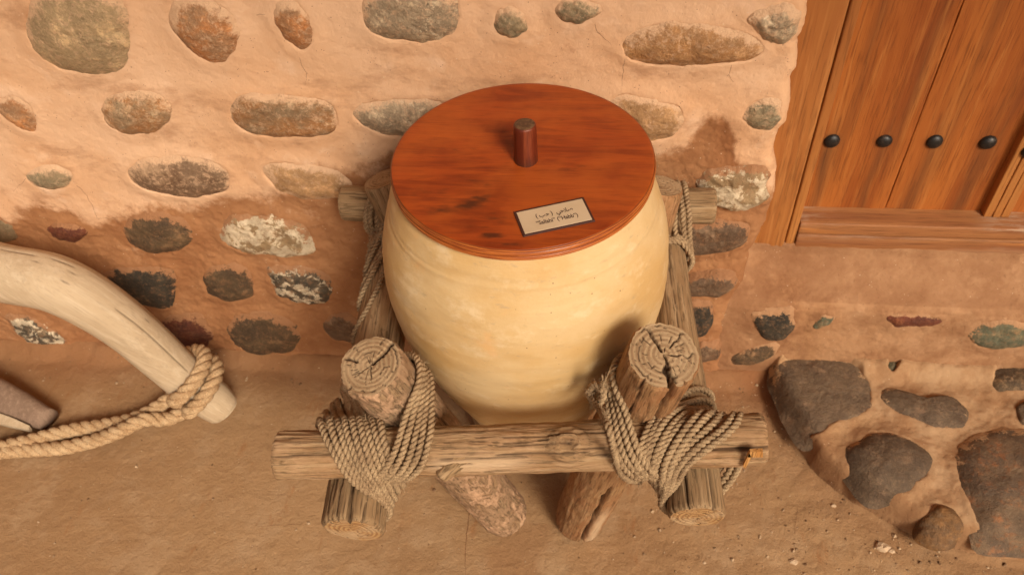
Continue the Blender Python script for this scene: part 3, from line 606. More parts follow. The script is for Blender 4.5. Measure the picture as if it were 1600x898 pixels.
def frame_from(p0, p1, roll_hint=(0, 0, 1)):
    z = Vector(p1) - Vector(p0); L = z.length; z.normalize(); up = Vector(roll_hint)
    x = up.cross(z); 
    if x.length < 1e-3: x = Vector((1, 0, 0)).cross(z)
    x.normalize(); y = z.cross(x)
    M_ = Matrix(((x.x, y.x, z.x, p0[0]), (x.y, y.y, z.y, p0[1]), (x.z, y.z, z.z, p0[2]), (0, 0, 0, 1)))
    return M_, L
def make_log(name, p0, p1, r0, r1, mats, parent, seed=0, cracks=(), lump=0.06, rough=1.0, capn=(True, True), round_end=(0.004, 0.004), bend=0.004,
             facet=None, capcr=None, knots=(), nth=112, dl=0.005, pale=None, hint=(0, 0, 1), cap_tilt=((0, 0), (0, 0)), notch=None):
    """tapered log along local z; cracks = (angle, width, depth, z0, z1, wander)"""
    Mw, L = frame_from(p0, p1, hint); nz = max(12, int(L / dl)); zz = np.linspace(0, L, nz); th = np.linspace(0, 2 * np.pi, nth, endpoint=False)
    T, Zz = np.meshgrid(th, zz); rb = r0 + (r1 - r0) * Zz / L
    def radius(T, Zz):
        rb = r0 + (r1 - r0) * Zz / L
        r = rb * (1 + lump * fbm(np.cos(T) * 1.3, np.sin(T) * 1.3, Zz * 5 + seed, 3, seed) )
        if facet: r = r * (1 - facet[1] * np.maximum(0, np.cos((T - facet[2]) * facet[0])) ** 3)
        r = r + rough * (0.0012 * fbm(np.cos(T) * 9, np.sin(T) * 9, Zz * 14 + seed, 3, seed + 3) + 0.0006 * vn(T * 18, 0, Zz * 30, seed + 9))
        ck = np.zeros_like(r)
        for (a, wd, dp, za, zb, wn) in cracks:
            c = a + wn * vn(Zz * 14, a * 7, 0, seed + 5) + 0.25 * wn * vn(Zz * 60, a * 3, 0, seed + 6)
            d = np.abs((T - c + np.pi) % (2 * np.pi) - np.pi) * rb
            env = sstep(za - 0.012, za + 0.015, Zz) * sstep(zb + 0.012, zb - 0.015, Zz) * (0.75 + 0.35 * vn(Zz * 30, a, 3, seed))
            g = np.clip(1 - d / (wd * np.maximum(env, 0.05)), 0, 1) * (env > 0.08)
            r = r - dp * env * g ** 0.6; ck = np.maximum(ck, sstep(0.0, 0.6, g))
        for (a, zk, rk, hk) in knots:
            d = np.hypot(((T - a + np.pi) % (2 * np.pi) - np.pi) * rb, (Zz - zk) * 0.85)
            q = d / rk; r = r + hk * np.exp(-(q * 0.9) ** 4) * (0.8 + 0.3 * np.sin(q * 14 + 2 * vn(T * 6, Zz * 90, 0, seed))) - hk * 0.6 * np.exp(-(q / 0.3) ** 2)
            ck = np.maximum(ck, 0.6 * np.exp(-((q - 1.05) / 0.14) ** 2) * (0.5 + .5 * vn(T * 9, Zz * 40, 0)) ); ck = np.maximum(ck, 0.7 * np.exp(-(q / 0.25) ** 2))
        return r, ck
    r, ck = radius(T, Zz)
    # round the ends
    for e, d in ((round_end[0], Zz), (round_end[1], L - Zz)):
        if e > 0: q = np.clip(1 - d / e, 0, 1); r = r - e * (1 - np.sqrt(1 - q ** 2 * 0.96)) 
    bx = bend * np.sin(Zz / L * 3.0 + seed); by = bend * np.cos(Zz / L * 2.3 + seed * 2)
    Xx = r * np.cos(T) + bx; Yy = r * np.sin(T) + by; Zm = Zz.copy()
    for side, (tx, ty) in enumerate(cap_tilt):
        wgt = sstep(0.10, 0.0, Zz) if side == 0 else sstep(0.10, 0.0, L - Zz); Zm = Zm + wgt * (tx * Xx + ty * Yy)
    V = [np.stack([Xx, Yy, Zm], -1).reshape(-1, 3)]; Fl = [grid_faces(nz, nth, wrap=True)]; mi = [np.zeros((nz - 1) * nth, int)]
    pl = np.zeros_like(r) if pale is None else pale(T, Zz)
    A = {'crk': [ck.ravel()], 'pale': [pl.ravel()], 'rad': [np.zeros(nz * nth)]}; off = nz * nth
    ncr = 26
    rg = np.random.default_rng(seed + 100)
    for side in (0, 1):
        if not capn[side]: continue
        row = 0 if side == 0 else nz - 1; Rb = r[row]; q = np.linspace(0.0, 1, ncr)[::-1][:, None]
        TT = np.repeat(th[None], ncr, 0); rr = q * Rb[None]
        cxx, cyy = bx[row, 0], by[row, 0]
        X2 = rr * np.cos(TT) + cxx; Y2 = rr * np.sin(TT) + cyy
        ax_ = rr * np.cos(TT); ay_ = rr * np.sin(TT); depth = np.zeros_like(X2); cc = np.zeros_like(X2)
        spec = capcr[side] if capcr and capcr[side] else None
        rmean = float(Rb.mean())
        if spec:
            for (a, q0, q1, wd, dp) in spec['rad']:
                c = a + 0.10 * vn(q * 6, a * 9, 0, seed) ; d = np.abs((TT - c + np.pi) % (2 * np.pi) - np.pi) * rr
                env = sstep(q0 - .05, q0 + .05, q) * sstep(q1 + .04, q1 - .04, q); g = np.clip(1 - d / (wd * np.maximum(env, .05)), 0, 1) * (env > .05)
                depth = np.maximum(depth, dp * g ** .5 * env); cc = np.maximum(cc, sstep(0, .45, g))
            for (qa, a0, a1, wd, dp) in spec['arc']:
                qn = qa + 0.02 * vn(TT * 5, qa * 30, 0, seed); d = np.abs(q - qn) * rmean; m_ = ((TT - a0) % (2 * np.pi)) < ((a1 - a0) % (2 * np.pi) + 1e-6)
                g = np.clip(1 - d / wd, 0, 1) * m_; depth = np.maximum(depth, dp * g ** .5); cc = np.maximum(cc, sstep(0, .5, g))
        zc = (0.0007 * fbm(X2 * 60, Y2 * 60, seed, 3, seed) + 0.0006 * vn(rr * 500, TT, 0, seed)) * sstep(1.0, .85, q) - depth
        sg = -1 if side == 0 else 1; e = (round_end[side]) * .0
        tx, ty = cap_tilt[side]
        Z2 = (0 if side == 0 else L) + sg * zc + (tx * X2 + ty * Y2)
        Z2[0] = Zm[row]
        V.append(np.stack([X2, Y2, Z2], -1).reshape(-1, 3)); f = grid_faces(ncr, nth, wrap=True, off=off)
        if side == 0: f = f[:, ::-1]
        f = f.copy(); Fl.append(f); mi.append(np.ones(len(f), int)); off += ncr * nth
        A['crk'].append(cc.ravel()); A['pale'].append(np.zeros(cc.size)); A['rad'].append((rr + 0.0012 * fbm(np.cos(TT) * 1.5, np.sin(TT) * 1.5, q * 2, 2, seed)).ravel())
    o = mesh_obj(name, np.concatenate(V), np.concatenate(Fl), list(mats), None, {k: np.concatenate(v) for k, v in A.items()}, mi=np.concatenate(mi))
    o.matrix_world = Mw
    if parent is not None: o.parent = parent; o.matrix_parent_inverse = Matrix.Translation(parent.location).inverted()
    return o
def rand_cracks(rg, n, L, w=(0.0012, 0.003), d=(0.003, 0.007), ln=(0.08, 0.3)):
    out = []
    for _ in range(n):
        l = rg.uniform(*ln); z0_ = rg.uniform(-0.02, max(L - l, 0.0)); out.append((rg.uniform(0, 2 * math.pi), rg.uniform(*w), rg.uniform(*d), z0_, z0_ + l, rg.uniform(0.03, 0.10)))
    return out
def capspec(seed, nrad=26, arcs=(0.45, 0.68, 0.86), big=()):
    rg = random.Random(seed); rad = list(big); arc = []
    for k in range(nrad):
        q0 = rg.choice([0.1, 0.42, 0.45, 0.66, 0.68, 0.84]); q1 = min(1.0, q0 + rg.choice([0.2, 0.22, 0.4, 0.15]))
        rad.append((2 * math.pi * (k + rg.random() * .7) / nrad, q0, q1, rg.uniform(0.0004, 0.0009), rg.uniform(0.001, 0.003)))
    for qa in arcs:
        a = rg.random() * 6
        for k in range(3): arc.append((qa + rg.uniform(-.02, .02), a, a + rg.uniform(0.5, 1.2), rg.uniform(0.0004, 0.0008), 0.002)); a += 2.1
    return {'rad': rad, 'arc': arc}

# ================================================================= STAND
JC = np.array([-0.108, 0.938])
stand = empty('wooden_stand', (JC[0], JC[1], 0))
tag(stand, 'weathered log stand lashed with jute rope, carrying the clay jar', 'stand')
rg = random.Random(3)
bL = onY(436, 702, 0.625); bR = onY(1194, 695, 0.655)
FB = (bL, bR)
# angles are about the local z axis; for the bar (along +X, hint up) local x = up x axis
bar_knot_z = float(np.linalg.norm(onY(878, 683, 0.60) - bL)) * 0.985
front_bar = make_log('crossbar', bL, bR, 0.036, 0.036, (m_bar, m_end), stand, 11, cracks=[
        (2.15, 0.0018, 0.006, -0.02, 0.10, 0.05), (2.45, 0.0022, 0.008, 0.24, 0.37, 0.04), (2.2, 0.0014, 0.005, 0.45, 0.58, 0.12), (2.45, 0.0022, 0.008, 0.62, 0.82, 0.03), (1.8, .0012, .004, .2, .42, .15), (2.75, .0014, .005, .1, .3, .1), (1.6, .0012, .004, .3, .5, .1), (2.0, .001, .003, .3, .44, .1)] + rand_cracks(rg, 12, 0.75),
        lump=0.09, knots=[(2.05, bar_knot_z, 0.023, 0.011), (1.85, 0.735, 0.011, 0.005), (1.9, bar_knot_z - .06, .008, .002)], rough=2.0, bend=0.006,
        pale=lambda T, Z: 0.7 * sstep(0.22, 0.26, Z) * sstep(0.40, 0.33, Z) * np.exp(-((T - 2.75) / 0.4) ** 2))
bbL = onY(536, 314, 1.21); bbR = onY(1117, 323, 1.215)
make_log('crossbar', bbL, bbR, 0.034, 0.034, (m_grey, m_end), stand, 23, cracks=rand_cracks(rg, 16, 0.68, w=(.0015, .003)), lump=0.08, bend=0.005)
rl0 = onZ(551, 829, 0.572); rl1 = np.array([-0.395, 1.262, 0.575])
make_log('rail', rl0, rl1, 0.047, 0.040, (m_grey, m_end2), stand, 31, cracks=[(0.75, 0.0050, 0.018, -0.02, 0.2, 0.04), (1.2, 0.0032, 0.012, -0.02, 0.18, 0.05), (1.62, 0.0042, 0.016, -0.02, 0.22, 0.05), (2.1, 0.002, 0.006, -0.02, 0.22, 0.05), (2.7, 0.002, 0.006, -0.02, 0.12, 0.05), (0.95, 0.002, 0.008, -.02, .12, .05)] + rand_cracks(rg, 16, 0.6),
        lump=0.10, facet=(5, 0.05, 0.4), capcr=(capspec(5, 10, (0.6,)), None), cap_tilt=((0.1, -0.12), (0, 0)), round_end=(0.006, 0.004))
rr0 = onZ(1087, 808, 0.592); rr1 = np.array([0.130, 1.262, 0.588])
make_log('rail', rr0, rr1, 0.041, 0.038, (m_grey, m_end2), stand, 37, cracks=[(1.1, 0.002, 0.010, -0.02, 0.14, 0.05), (2.0, 0.0022, 0.010, -0.01, 0.16, 0.08), (0.5, 0.0018, 0.006, -.02, .2, .04)] + rand_cracks(rg, 10, 0.6),
        lump=0.05, capcr=(capspec(8, 34, (0.5, 0.75)), None), cap_tilt=((0.0, -0.16), (0, 0)))
# four leaning posts
pt_l = onY(581, 568, 0.685); pf_l = onZ(790, 805, 0.018); pf_l = np.array([pf_l[0], pf_l[1], 0.012])
PL = (pf_l, pt_l)
make_log('post', pf_l, pt_l, 0.053, 0.047, (m_bark, m_end), stand, 41, cracks=rand_cracks(rg, 6, 0.8), lump=0.05, rough=2.2, round_end=(0.035, 0.003),
        capcr=(None, capspec(11, 24, (0.5, 0.88), big=[(1.5, 0.05, 0.97, 0.0036, 0.012), (3.4, 0.45, 0.95, 0.0020, 0.007), (4.4, .0, .55, .001, .005), (5.6, .0, .5, .001, .005)])))
pt_r = onY(1037, 552, 0.690); pf_r = onZ(905, 812, 0.018); pf_r = np.array([pf_r[0], pf_r[1], 0.012])
PR = (pf_r, pt_r)
make_log('post', pf_r, pt_r, 0.053, 0.049, (m_red, m_end), stand, 47, cracks=[(4.40, 0.006, 0.022, 0.50, 0.95, 0.03), (3.6, .002, .006, .6, .9, .08), (4.85, .002, .005, .6, .9, .08), (4.30, 0.007, 0.024, -0.02, 0.42, 0.03)] + rand_cracks(rg, 6, 0.8), lump=0.05, rough=1.8, round_end=(0.02, 0.003),
        capcr=(None, capspec(13, 22, (0.5, 0.72, 0.9), big=[(4.40, 0.30, 1.0, 0.0055, 0.016), (4.6, .0, .4, .0016, .007), (1.6, 0.1, 0.97, 0.0022, 0.009), (0.4, .3, .95, .0012, .006), (-.45, .15, .9, .0012, .006)])),
        pale=lambda T, Z: 0.85 * np.exp(-((T - 4.68) / 0.26) ** 2) * sstep(0.30, 0.16, Z))
pbt_l = onY(597, 280, 1.17); pbt_r = onY(1033, 288, 1.17)
make_log('post', (pf_l[0] - .01, 2 * JC[1] - pf_l[1] + 0.02, 0.012), pbt_l, 0.046, 0.040, (m_grey, m_end), stand, 53, cracks=rand_cracks(rg, 8, 0.7), capcr=(None, capspec(17, 16, (0.5,))))
make_log('post', (pf_r[0] + .01, 2 * JC[1] - pf_r[1] + 0.02, 0.012), pbt_r, 0.046, 0.040, (m_red, m_end), stand, 59, cracks=rand_cracks(rg, 8, 0.7), capcr=(None, capspec(19, 16, (0.5,))))
# snapped branch stub and fresh splinter on the front bar
bdir = _n(bR - bL)
st0 = onY(722, 713, 0.618); st1 = onY(689, 747, 0.590)
make_log('branch_stub', st0 + (st0 - st1) * .3, st1, 0.019, 0.0100, (m_grey, m_end), stand, 71, lump=0.12, nth=40, dl=0.002, round_end=(0, 0.003), bend=0.001, cracks=())
m_fresh = log_mat('fresh_split_wood', (0.62, 0.30, 0.09), (0.52, 0.24, 0.07), (0.68, 0.38, 0.14), grain=0.6)
def wedge(P, parent, name, th_=0.004):
    P = np.array(P); n = _n(np.cross(P[1] - P[0], P[2] - P[0])); n = n if n[1] < 0 else -n
    k = len(P); V = np.concatenate([P + n * 0.001, P - n * th_]); Fs = [list(range(k)), list(range(2 * k - 1, k - 1, -1))] + [[i, i + k, (i + 1) % k + k, (i + 1) % k] for i in range(k)]
    o = mesh_obj(name, V, Fs, m_fresh, None, {'pale': np.zeros(2 * k), 'crk': np.zeros(2 * k)}, smooth=False); o.parent = parent; o.matrix_parent_inverse = Matrix.Translation(parent.location).inverted()
    return o
yb = 0.616
wedge([onY(1192, 704, yb), onY(1172, 705, yb), onY(1167, 713, yb), onY(1192, 713, yb)], stand, 'splinter')
wedge([onY(1171, 706, yb), onY(1161, 727, yb), onY(1164, 731, yb), onY(1174, 714, yb)], stand, 'splinter')

# ================================================================= ROPES
def rope_mat(name, c1, c2, sc_=1.0):
    M = Mat(name, 0.95, 0.1)
    a = M.noise(500 * sc_, 3, 0.6); b = M.noise(40, 4, 0.6)
    col = M.mix(M.ramp(b, 0.35, 0.65), c1, c2); col = M.mix(M.ramp(a, 0.5, 0.3, 0, 0.75), col, tuple(q * 0.45 for q in c2)); col = M.mix(M.ramp(a, 0.55, 0.7, 0, 0.6), col, tuple(min(1, q * 1.4) for q in c1))
    M.bump(a, 0.0012, 0.8); return M.done(col)
m_jute = rope_mat('jute_rope', (0.40, 0.27, 0.15), (0.29, 0.185, 0.10))
m_manila = rope_mat('thick_manila_rope', (0.50, 0.335, 0.185), (0.38, 0.23, 0.115), 0.6)
def resample(P, ds, closed=False):
    P = np.asarray(P, float)
    if closed: P = np.concatenate([P, P[:1]])
    d = np.concatenate([[0], np.cumsum(np.linalg.norm(np.diff(P, axis=0), axis=1))]); n = max(4, int(d[-1] / ds)); t = np.linspace(0, d[-1], n)
    return np.stack([np.interp(t, d, P[:, k]) for k in range(3)], 1)
def smooth_path(P, it=3):
    P = P.copy()
    for _ in range(it): P[1:-1] = 0.25 * P[:-2] + 0.5 * P[1:-1] + 0.25 * P[2:]
    return P
def catmull(P, n=14):
    P = np.asarray(P, float); P = np.concatenate([[2 * P[0] - P[1]], P, [2 * P[-1] - P[-2]]]); out = []
    for i in range(1, len(P) - 2):
        for t in np.linspace(0, 1, n, endpoint=False):
            out.append(0.5 * ((2 * P[i]) + (-P[i - 1] + P[i + 1]) * t + (2 * P[i - 1] - 5 * P[i] + 4 * P[i + 1] - P[i + 2]) * t ** 2 + (-P[i - 1] + 3 * P[i] - 3 * P[i + 1] + P[i + 2]) * t ** 3))
    out.append(P[-2]); return np.array(out)
def strands(path, r, pitch, ns=3, seg=6, ds=0.0025, ph=0.0, yarn=0.0):
    """twisted rope round a centre line: ns helical strands"""
    Pc = resample(path, ds); n = len(Pc); T = np.gradient(Pc, axis=0); T /= np.linalg.norm(T, axis=1, keepdims=True) + 1e-12
    N = np.zeros_like(Pc); u = np.cross(T[0], [0.3, 0.5, 0.8]); u /= np.linalg.norm(u)
    for i in range(n):
        u = u - T[i] * (u @ T[i]); u /= np.linalg.norm(u) + 1e-12; N[i] = u
    B = np.cross(T, N); s = np.arange(n) * ds; Vs_, Fs2 = [], []; off = 0
    for k in range(ns):
        a = 2 * np.pi * (s / pitch + k / ns) + ph; rs = r * (0.53 if ns == 3 else 0.60); ro = r * (0.50 if ns == 3 else 0.46)
        c = Pc + (N * np.cos(a)[:, None] + B * np.sin(a)[:, None]) * ro
        ct = np.gradient(c, axis=0); ct /= np.linalg.norm(ct, axis=1, keepdims=True) + 1e-12
        e1 = N * np.cos(a)[:, None] + B * np.sin(a)[:, None]; e1 = e1 - ct * (e1 * ct).sum(1)[:, None]; e1 /= np.linalg.norm(e1, axis=1, keepdims=True) + 1e-12; e2 = np.cross(ct, e1)
        b = np.linspace(0, 2 * np.pi, seg, endpoint=False)
        rv = rs * np.ones((n, seg))
        if yarn: rv = rs * (1 + yarn * np.cos(6 * (b[None] - 2 * np.pi * s[:, None] / (pitch * 1.4))) )
        V = c[:, None] + (e1[:, None] * np.cos(b)[None, :, None] + e2[:, None] * np.sin(b)[None, :, None]) * rv[..., None]
        Vs_.append(V.reshape(-1, 3)); Fs2.append(grid_faces(n, seg, wrap=True, off=off)); off += n * seg
    return np.concatenate(Vs_), np.concatenate(Fs2)
def fuzz(path, r, n, rg, ln=0.012):
    """loose fibres: thin triangles"""
    P = resample(path, 0.004); V = []; Fq = []
    for _ in range(n):
        i = rg.randrange(1, len(P) - 1); t = P[i + 1] - P[i]; t /= np.linalg.norm(t) + 1e-9
        d = np.array([rg.gauss(0, 1) for _ in range(3)]); d -= t * (d @ t) * .4; d /= np.linalg.norm(d)
        a = P[i] + d * r * 0.9; L = ln * rg.uniform(.4, 1.2); m_ = a + d * L * .5 + t * L * rg.uniform(-.5, .5); e = m_ + d * L * .3 + t * L * rg.uniform(-.8, .8) + np.array([0, 0, -L * .2])
        w_ = np.cross(d, t) * 0.00022; k = len(V); V += [a - w_, a + w_, m_ + w_, m_ - w_, e]; Fq += [[k, k + 1, k + 2, k + 3], [k + 3, k + 2, k + 4]]
    return V, Fq
def hull2d(P):
    P = sorted(map(tuple, P)); 
    def half(Q):
        h = []
        for p in Q:
            while len(h) >= 2 and (h[-1][0] - h[-2][0]) * (p[1] - h[-2][1]) - (h[-1][1] - h[-2][1]) * (p[0] - h[-2][0]) <= 0: h.pop()
            h.append(p)
        return h
    a = half(P); b = half(P[::-1]); return np.array(a[:-1] + b[:-1])
def lash_turn(c1, a1, r1, c2, a2, r2, n, d, s, rr, fan=(1.0, 1.0), solids=(), it=30, ymax=None, sh=0.35, ymin=None):
    """one taut turn of rope round two crossing logs: a loop in the plane (n, d), fanned out along n x d, then drawn tight on the logs"""
    n = _n(np.array(n, float)); d = np.array(d, float); d = _n(d - n * (d @ n)); e = np.cross(n, d)
    pts = []; th = np.linspace(0, 2 * np.pi, 40, endpoint=False); s_h = s * sh
    for c, a, r in ((c1, a1, r1), (c2, a2, r2)):
        a = _n(np.array(a, float)); c = np.array(c, float)
        ae = a @ e; t = (s_h - (c - c1) @ e) / ae if abs(ae) > 0.2 else 0; p = c + a * t; u = (p - c1) @ d; v = (p - c1) @ n
        perp = np.linalg.norm(a - n * (a @ n)); ha = abs(ae) / perp if perp > 0 else 1
        pts += [(u + (r + rr) / max(ha, .4) * math.cos(q), v + (r + rr) * math.sin(q)) for q in th]
    Hh = hull2d(pts); P = resample(np.column_stack([Hh, np.zeros(len(Hh))]), 0.005, closed=True)[:-1, :2]
    um = np.abs(P[:, 0]).max(); q = np.clip(P[:, 0] / um, -1, 1); k = fan[0] + (fan[1] - fan[0]) * sstep(-0.8, 0.8, q)
    W = c1 + P[:, 0:1] * d + P[:, 1:2] * n + (s * k)[:, None] * e
    for j in range(it):
        if j < it - 2: W = 0.5 * W + 0.25 * np.roll(W, 1, 0) + 0.25 * np.roll(W, -1, 0)
        for (sc_, sa, sr) in solids:
            sa = _n(np.array(sa, float)); rel = W - np.array(sc_); ax = rel @ sa; rad = rel - ax[:, None] * sa; dd = np.linalg.norm(rad, axis=1, keepdims=True)
            W = np.where(dd < sr + rr, W + rad / (dd + 1e-9) * (sr + rr - dd), W)
        if ymin is not None: W[:, 1] = np.maximum(W[:, 1], ymin)
        if ymax is not None: W[:, 1] = np.minimum(W[:, 1], ymax)
    return np.concatenate([W, W[:2]])
class RopeBuf:
    def __init__(s): s.V = []; s.F = []; s.o = 0; s.fz = []
    def add(s, path, r=0.0054, pitch=0.0175, ns=2, seg=8, ds=0.0024, fz=130, ph=0.0):
        path = np.asarray(path, float); q = np.cumsum(np.linalg.norm(np.diff(path, axis=0, prepend=path[:1]), axis=1)); sd_ = rg.random() * 90
        path = path + 0.0011 * np.stack([fbm(q * 35, sd_, k * 7.7, 2, 3) for k in range(3)], 1); r = r * rg.uniform(0.93, 1.07)
        V, Fq = strands(path, r, pitch, ns, seg, ds, ph); s.V.append(V); s.F += (Fq + s.o).tolist(); s.o += len(V)
        if fz:
            V2, F2 = fuzz(path, r, fz, rg); s.V.append(np.array(V2)); s.F += [[i + s.o for i in f] for f in F2]; s.o += len(V2)
    def build(s, name, mat, parent):
        V = np.concatenate(s.V); c = V.mean(0); o = mesh_obj(name, V - c, s.F, mat); o.location = c; o.parent = parent
        if parent is not None: o.matrix_parent_inverse = Matrix.Translation(parent.location).inverted()
        return o
def closest(p0, d0, p1, d1):
    d0 = _n(d0); d1 = _n(d1); w0 = p0 - p1; a, b, c_, d_, e_ = 1, d0 @ d1, 1, d0 @ w0, d1 @ w0; den = a * c_ - b * b
    return p0 + d0 * ((b * e_ - c_ * d_) / den), p1 + d1 * ((a * e_ - b * d_) / den)
RAIL_L = (rl0, rl1 - rl0, 0.045); RAIL_R = (rr0, rr1 - rr0, 0.041)
def lashing(bar, rail, post, side, n1, n2, front=True, rr=0.0054):
    B = RopeBuf(); bar0, bdirv, br = bar
    cb, cr = closest(bar0, bdirv, rail[0], rail[1]); n = cb - cr; n = n if n[2] > 0 else -n
    if front: cb = cb + np.array([side * 0.020, 0, 0])
    solids = [(bar0, bdirv, br + 0.001), (rail[0], rail[1], rail[2])]; pd = np.array(post[1]) - np.array(post[0])
    d = np.array([side * 0.62, -1.0, 0]) if front else np.array([side * 0.10, 1.0, 0])
    for k in range(n1):
        s = (k - (n1 - 1) / 2) * rr * 2.06; s2 = s + rg.uniform(-.0018, .0018); solids[0] = (bar0, bdirv, br + 0.001 + rg.choice([0, 0, 0.004])); d = d + np.array([rg.uniform(-.07, .07), 0, 0])
        if front: p = lash_turn(cb + np.array([0, 0, 0]), bdirv, br, cr, rail[1], rail[2], n, d, s2, rr, fan=(1.1, 0.62), solids=solids, ymin=cb[1] - br - 0.017 + 0.0012 * k)
        else: p = lash_turn(cb + np.array([0, -0.035, 0]), bdirv, br, cr, rail[1], rail[2], n, d, s2, rr, fan=(1, 1), solids=solids, it=12, ymax=1.250, sh=1)
        B.add(p, r=rr, ph=rg.random() * 6)
    cb2, cp = closest(bar0, bdirv, post[0], pd); nn = cb2 - cp
    d2 = np.array([side * 0.75, 0, 1.0]); solids2 = solids + [(post[0], pd, 0.048)]
    for k in range(n2):
        s = (k - (n2 - 1) / 2) * rr * 2.1 + rg.uniform(-.001, .001)
        p = lash_turn(cb2, bdirv, br + 0.004, cp, pd, 0.048, nn, d2, s, rr, fan=(0.85, 0.85), solids=solids2, it=24, sh=0.6, ymax=None if front else 1.25)
        B.add(p, r=rr, ph=rg.random() * 6)
    return B
bd = bR - bL; bbd = bbR - bbL
B1 = lashing((bL, bd, 0.036), RAIL_L, PL, 1, 9, 5); B1.build('rope_lashing', m_jute, stand)
B2 = lashing((bL, bd, 0.036), RAIL_R, PR, -1, 10, 4)
# one slack turn hanging across the bar, and a knot with loose ends
sl = catmull([onY(925, 622, 0.69), onY(938, 640, 0.655), onY(950, 668, 0.605), onY(958, 700, 0.594), onY(968, 735, 0.610), onY(980, 748, 0.625), onY(1000, 752, .66)], 10)
B2.add(sl, ph=1.0)
kn = catmull([onY(918, 612, 0.70), onY(930, 600, 0.69), onY(944, 612, 0.68), onY(936, 630, 0.675), onY(922, 622, 0.69), onY(930, 606, 0.70), onY(948, 600, .70), onY(956, 618, .685)], 10)
B2.add(kn, ph=2.0, fz=120)
for q in range(3):
    B2.add(catmull([onY(938, 612, .68), onY(943 + q * 3, 600 - q * 8, .675), onY(941 + q * 6, 585 - q * 4, .68)], 8), r=0.0014, pitch=0.01, fz=30)
B2.build('rope_lashing', m_jute, stand)
for (rail, pt, pf, sd_) in ((RAIL_L, pbt_l, pf_l, 1), (RAIL_R, pbt_r, pf_r, -1)):
    pfoot = np.array([pf[0], 2 * JC[1] - pf[1] + .02, 0.012])
    Bb = lashing((bbL, bbd, 0.034), rail, (pfoot, np.array(pt)), sd_, 8, 4, front=False)
    Bb.build('rope_lashing', m_jute, stand)

# ================================================================= JAR
zj = np.array([0.240, 0.241, 0.246, 0.262, 0.30, 0.40, 0.48, 0.56, 0.64, 0.71, 0.77, 0.83, 0.87, 0.892, 0.90, 0.915, 0.932, 0.9385])
rj = np.array([0.02, 0.074, 0.084, 0.090, 0.099, 0.127, 0.157, 0.188, 0.212, 0.2235, 0.2255, 0.219, 0.208, 0.1995, 0.1975, 0.192, 0.183, 0.176])
pj = catmull(np.column_stack([rj, zj, 0 * zj]), 9)[:, :2]
inner = [(0.160, 0.9385), (0.150, 0.92), (0.165, 0.87), (0.19, 0.78), (0.185, 0.6), (0.12, 0.4), (0.09, 0.25), (0.0005, 0.24)]
pj = np.concatenate([pj, inner]); nth = 220; th = np.linspace(0, 2 * np.pi, nth, endpoint=False)
Rj, Tj = np.meshgrid(pj[:, 0], th, indexing='ij'); Zj = np.repeat(pj[:, 1:2], nth, 1)
Rj = Rj + np.where(Rj > 0.05, 0.0022 * fbm(np.cos(Tj) * 2, np.sin(Tj) * 2, Zj * 6, 3, 81) + 0.0008 * vn(np.cos(Tj) * 3, np.sin(Tj) * 3, Zj * 90, 82) + 0.0012 * np.exp(-((Zj - 0.893 - 0.003 * vn(Tj * 1.5, 0, 0)) / 0.004) ** 2), 0)
V = np.stack([Rj * np.cos(Tj), Rj * np.sin(Tj), Zj], -1).reshape(-1, 3)
def jar_mat():
    M = Mat('pale_fired_clay', 0.62, 0.3)
    ln = M.noise(1, 4, 0.6, vec=M.scale((2.5, 2.5, 90)), dist=0.3); cl = M.noise(5.5, 5, 0.6, vec=M.scale((1, 1, 1.3))); c2 = M.noise(16, 6, 0.7, vec=M.scale((1, 1, 1.5), (4, 4, 4)))
    col = M.mix(M.ramp(cl, 0.38, 0.66), (0.62, 0.43, 0.215), (0.56, 0.345, 0.135)); col = M.mix(M.ramp(c2, 0.52, 0.72, 0, 0.6), col, (0.72, 0.55, 0.33))
    col = M.mix(M.ramp(ln, 0.55, 0.7, 0, 0.16), col, (0.50, 0.31, 0.13))
    sc2 = M.noise(34, 5, 0.7, vec=M.scale((1, 1, 3.0), (1, 2, 3))); col = M.mix(M.ramp(sc2, 0.58, 0.70, 0, 0.55), col, (0.42, 0.30, 0.17))
    col = M.mix(M.ramp(M.noise(11, 4, 0.6, vec=M.scale((1, 1, 1), (7, 7, 7))), 0.60, 0.72, 0, .5), col, (0.68, 0.38, 0.15))
    col = M.mix(M.math('MULTIPLY', M.ramp(M.vor(75), 0.10, 0.05), M.ramp(M.noise(9, 3), 0.5, 0.6)), col, (0.22, 0.12, 0.05))
    M.bump(ln, 0.0008, 0.5); M.bump(M.noise(150, 3), 0.0007, 0.6); M.bump(c2, 0.003, 0.45)
    return M.done(col)
jar = mesh_obj('clay_jar', V, grid_faces(len(pj), nth, wrap=True), jar_mat(), loc=(JC[0], JC[1], 0))
for p in jar.data.polygons: pass
tag(jar, 'large pale cream clay jar standing in the rope-lashed log stand', 'jar')

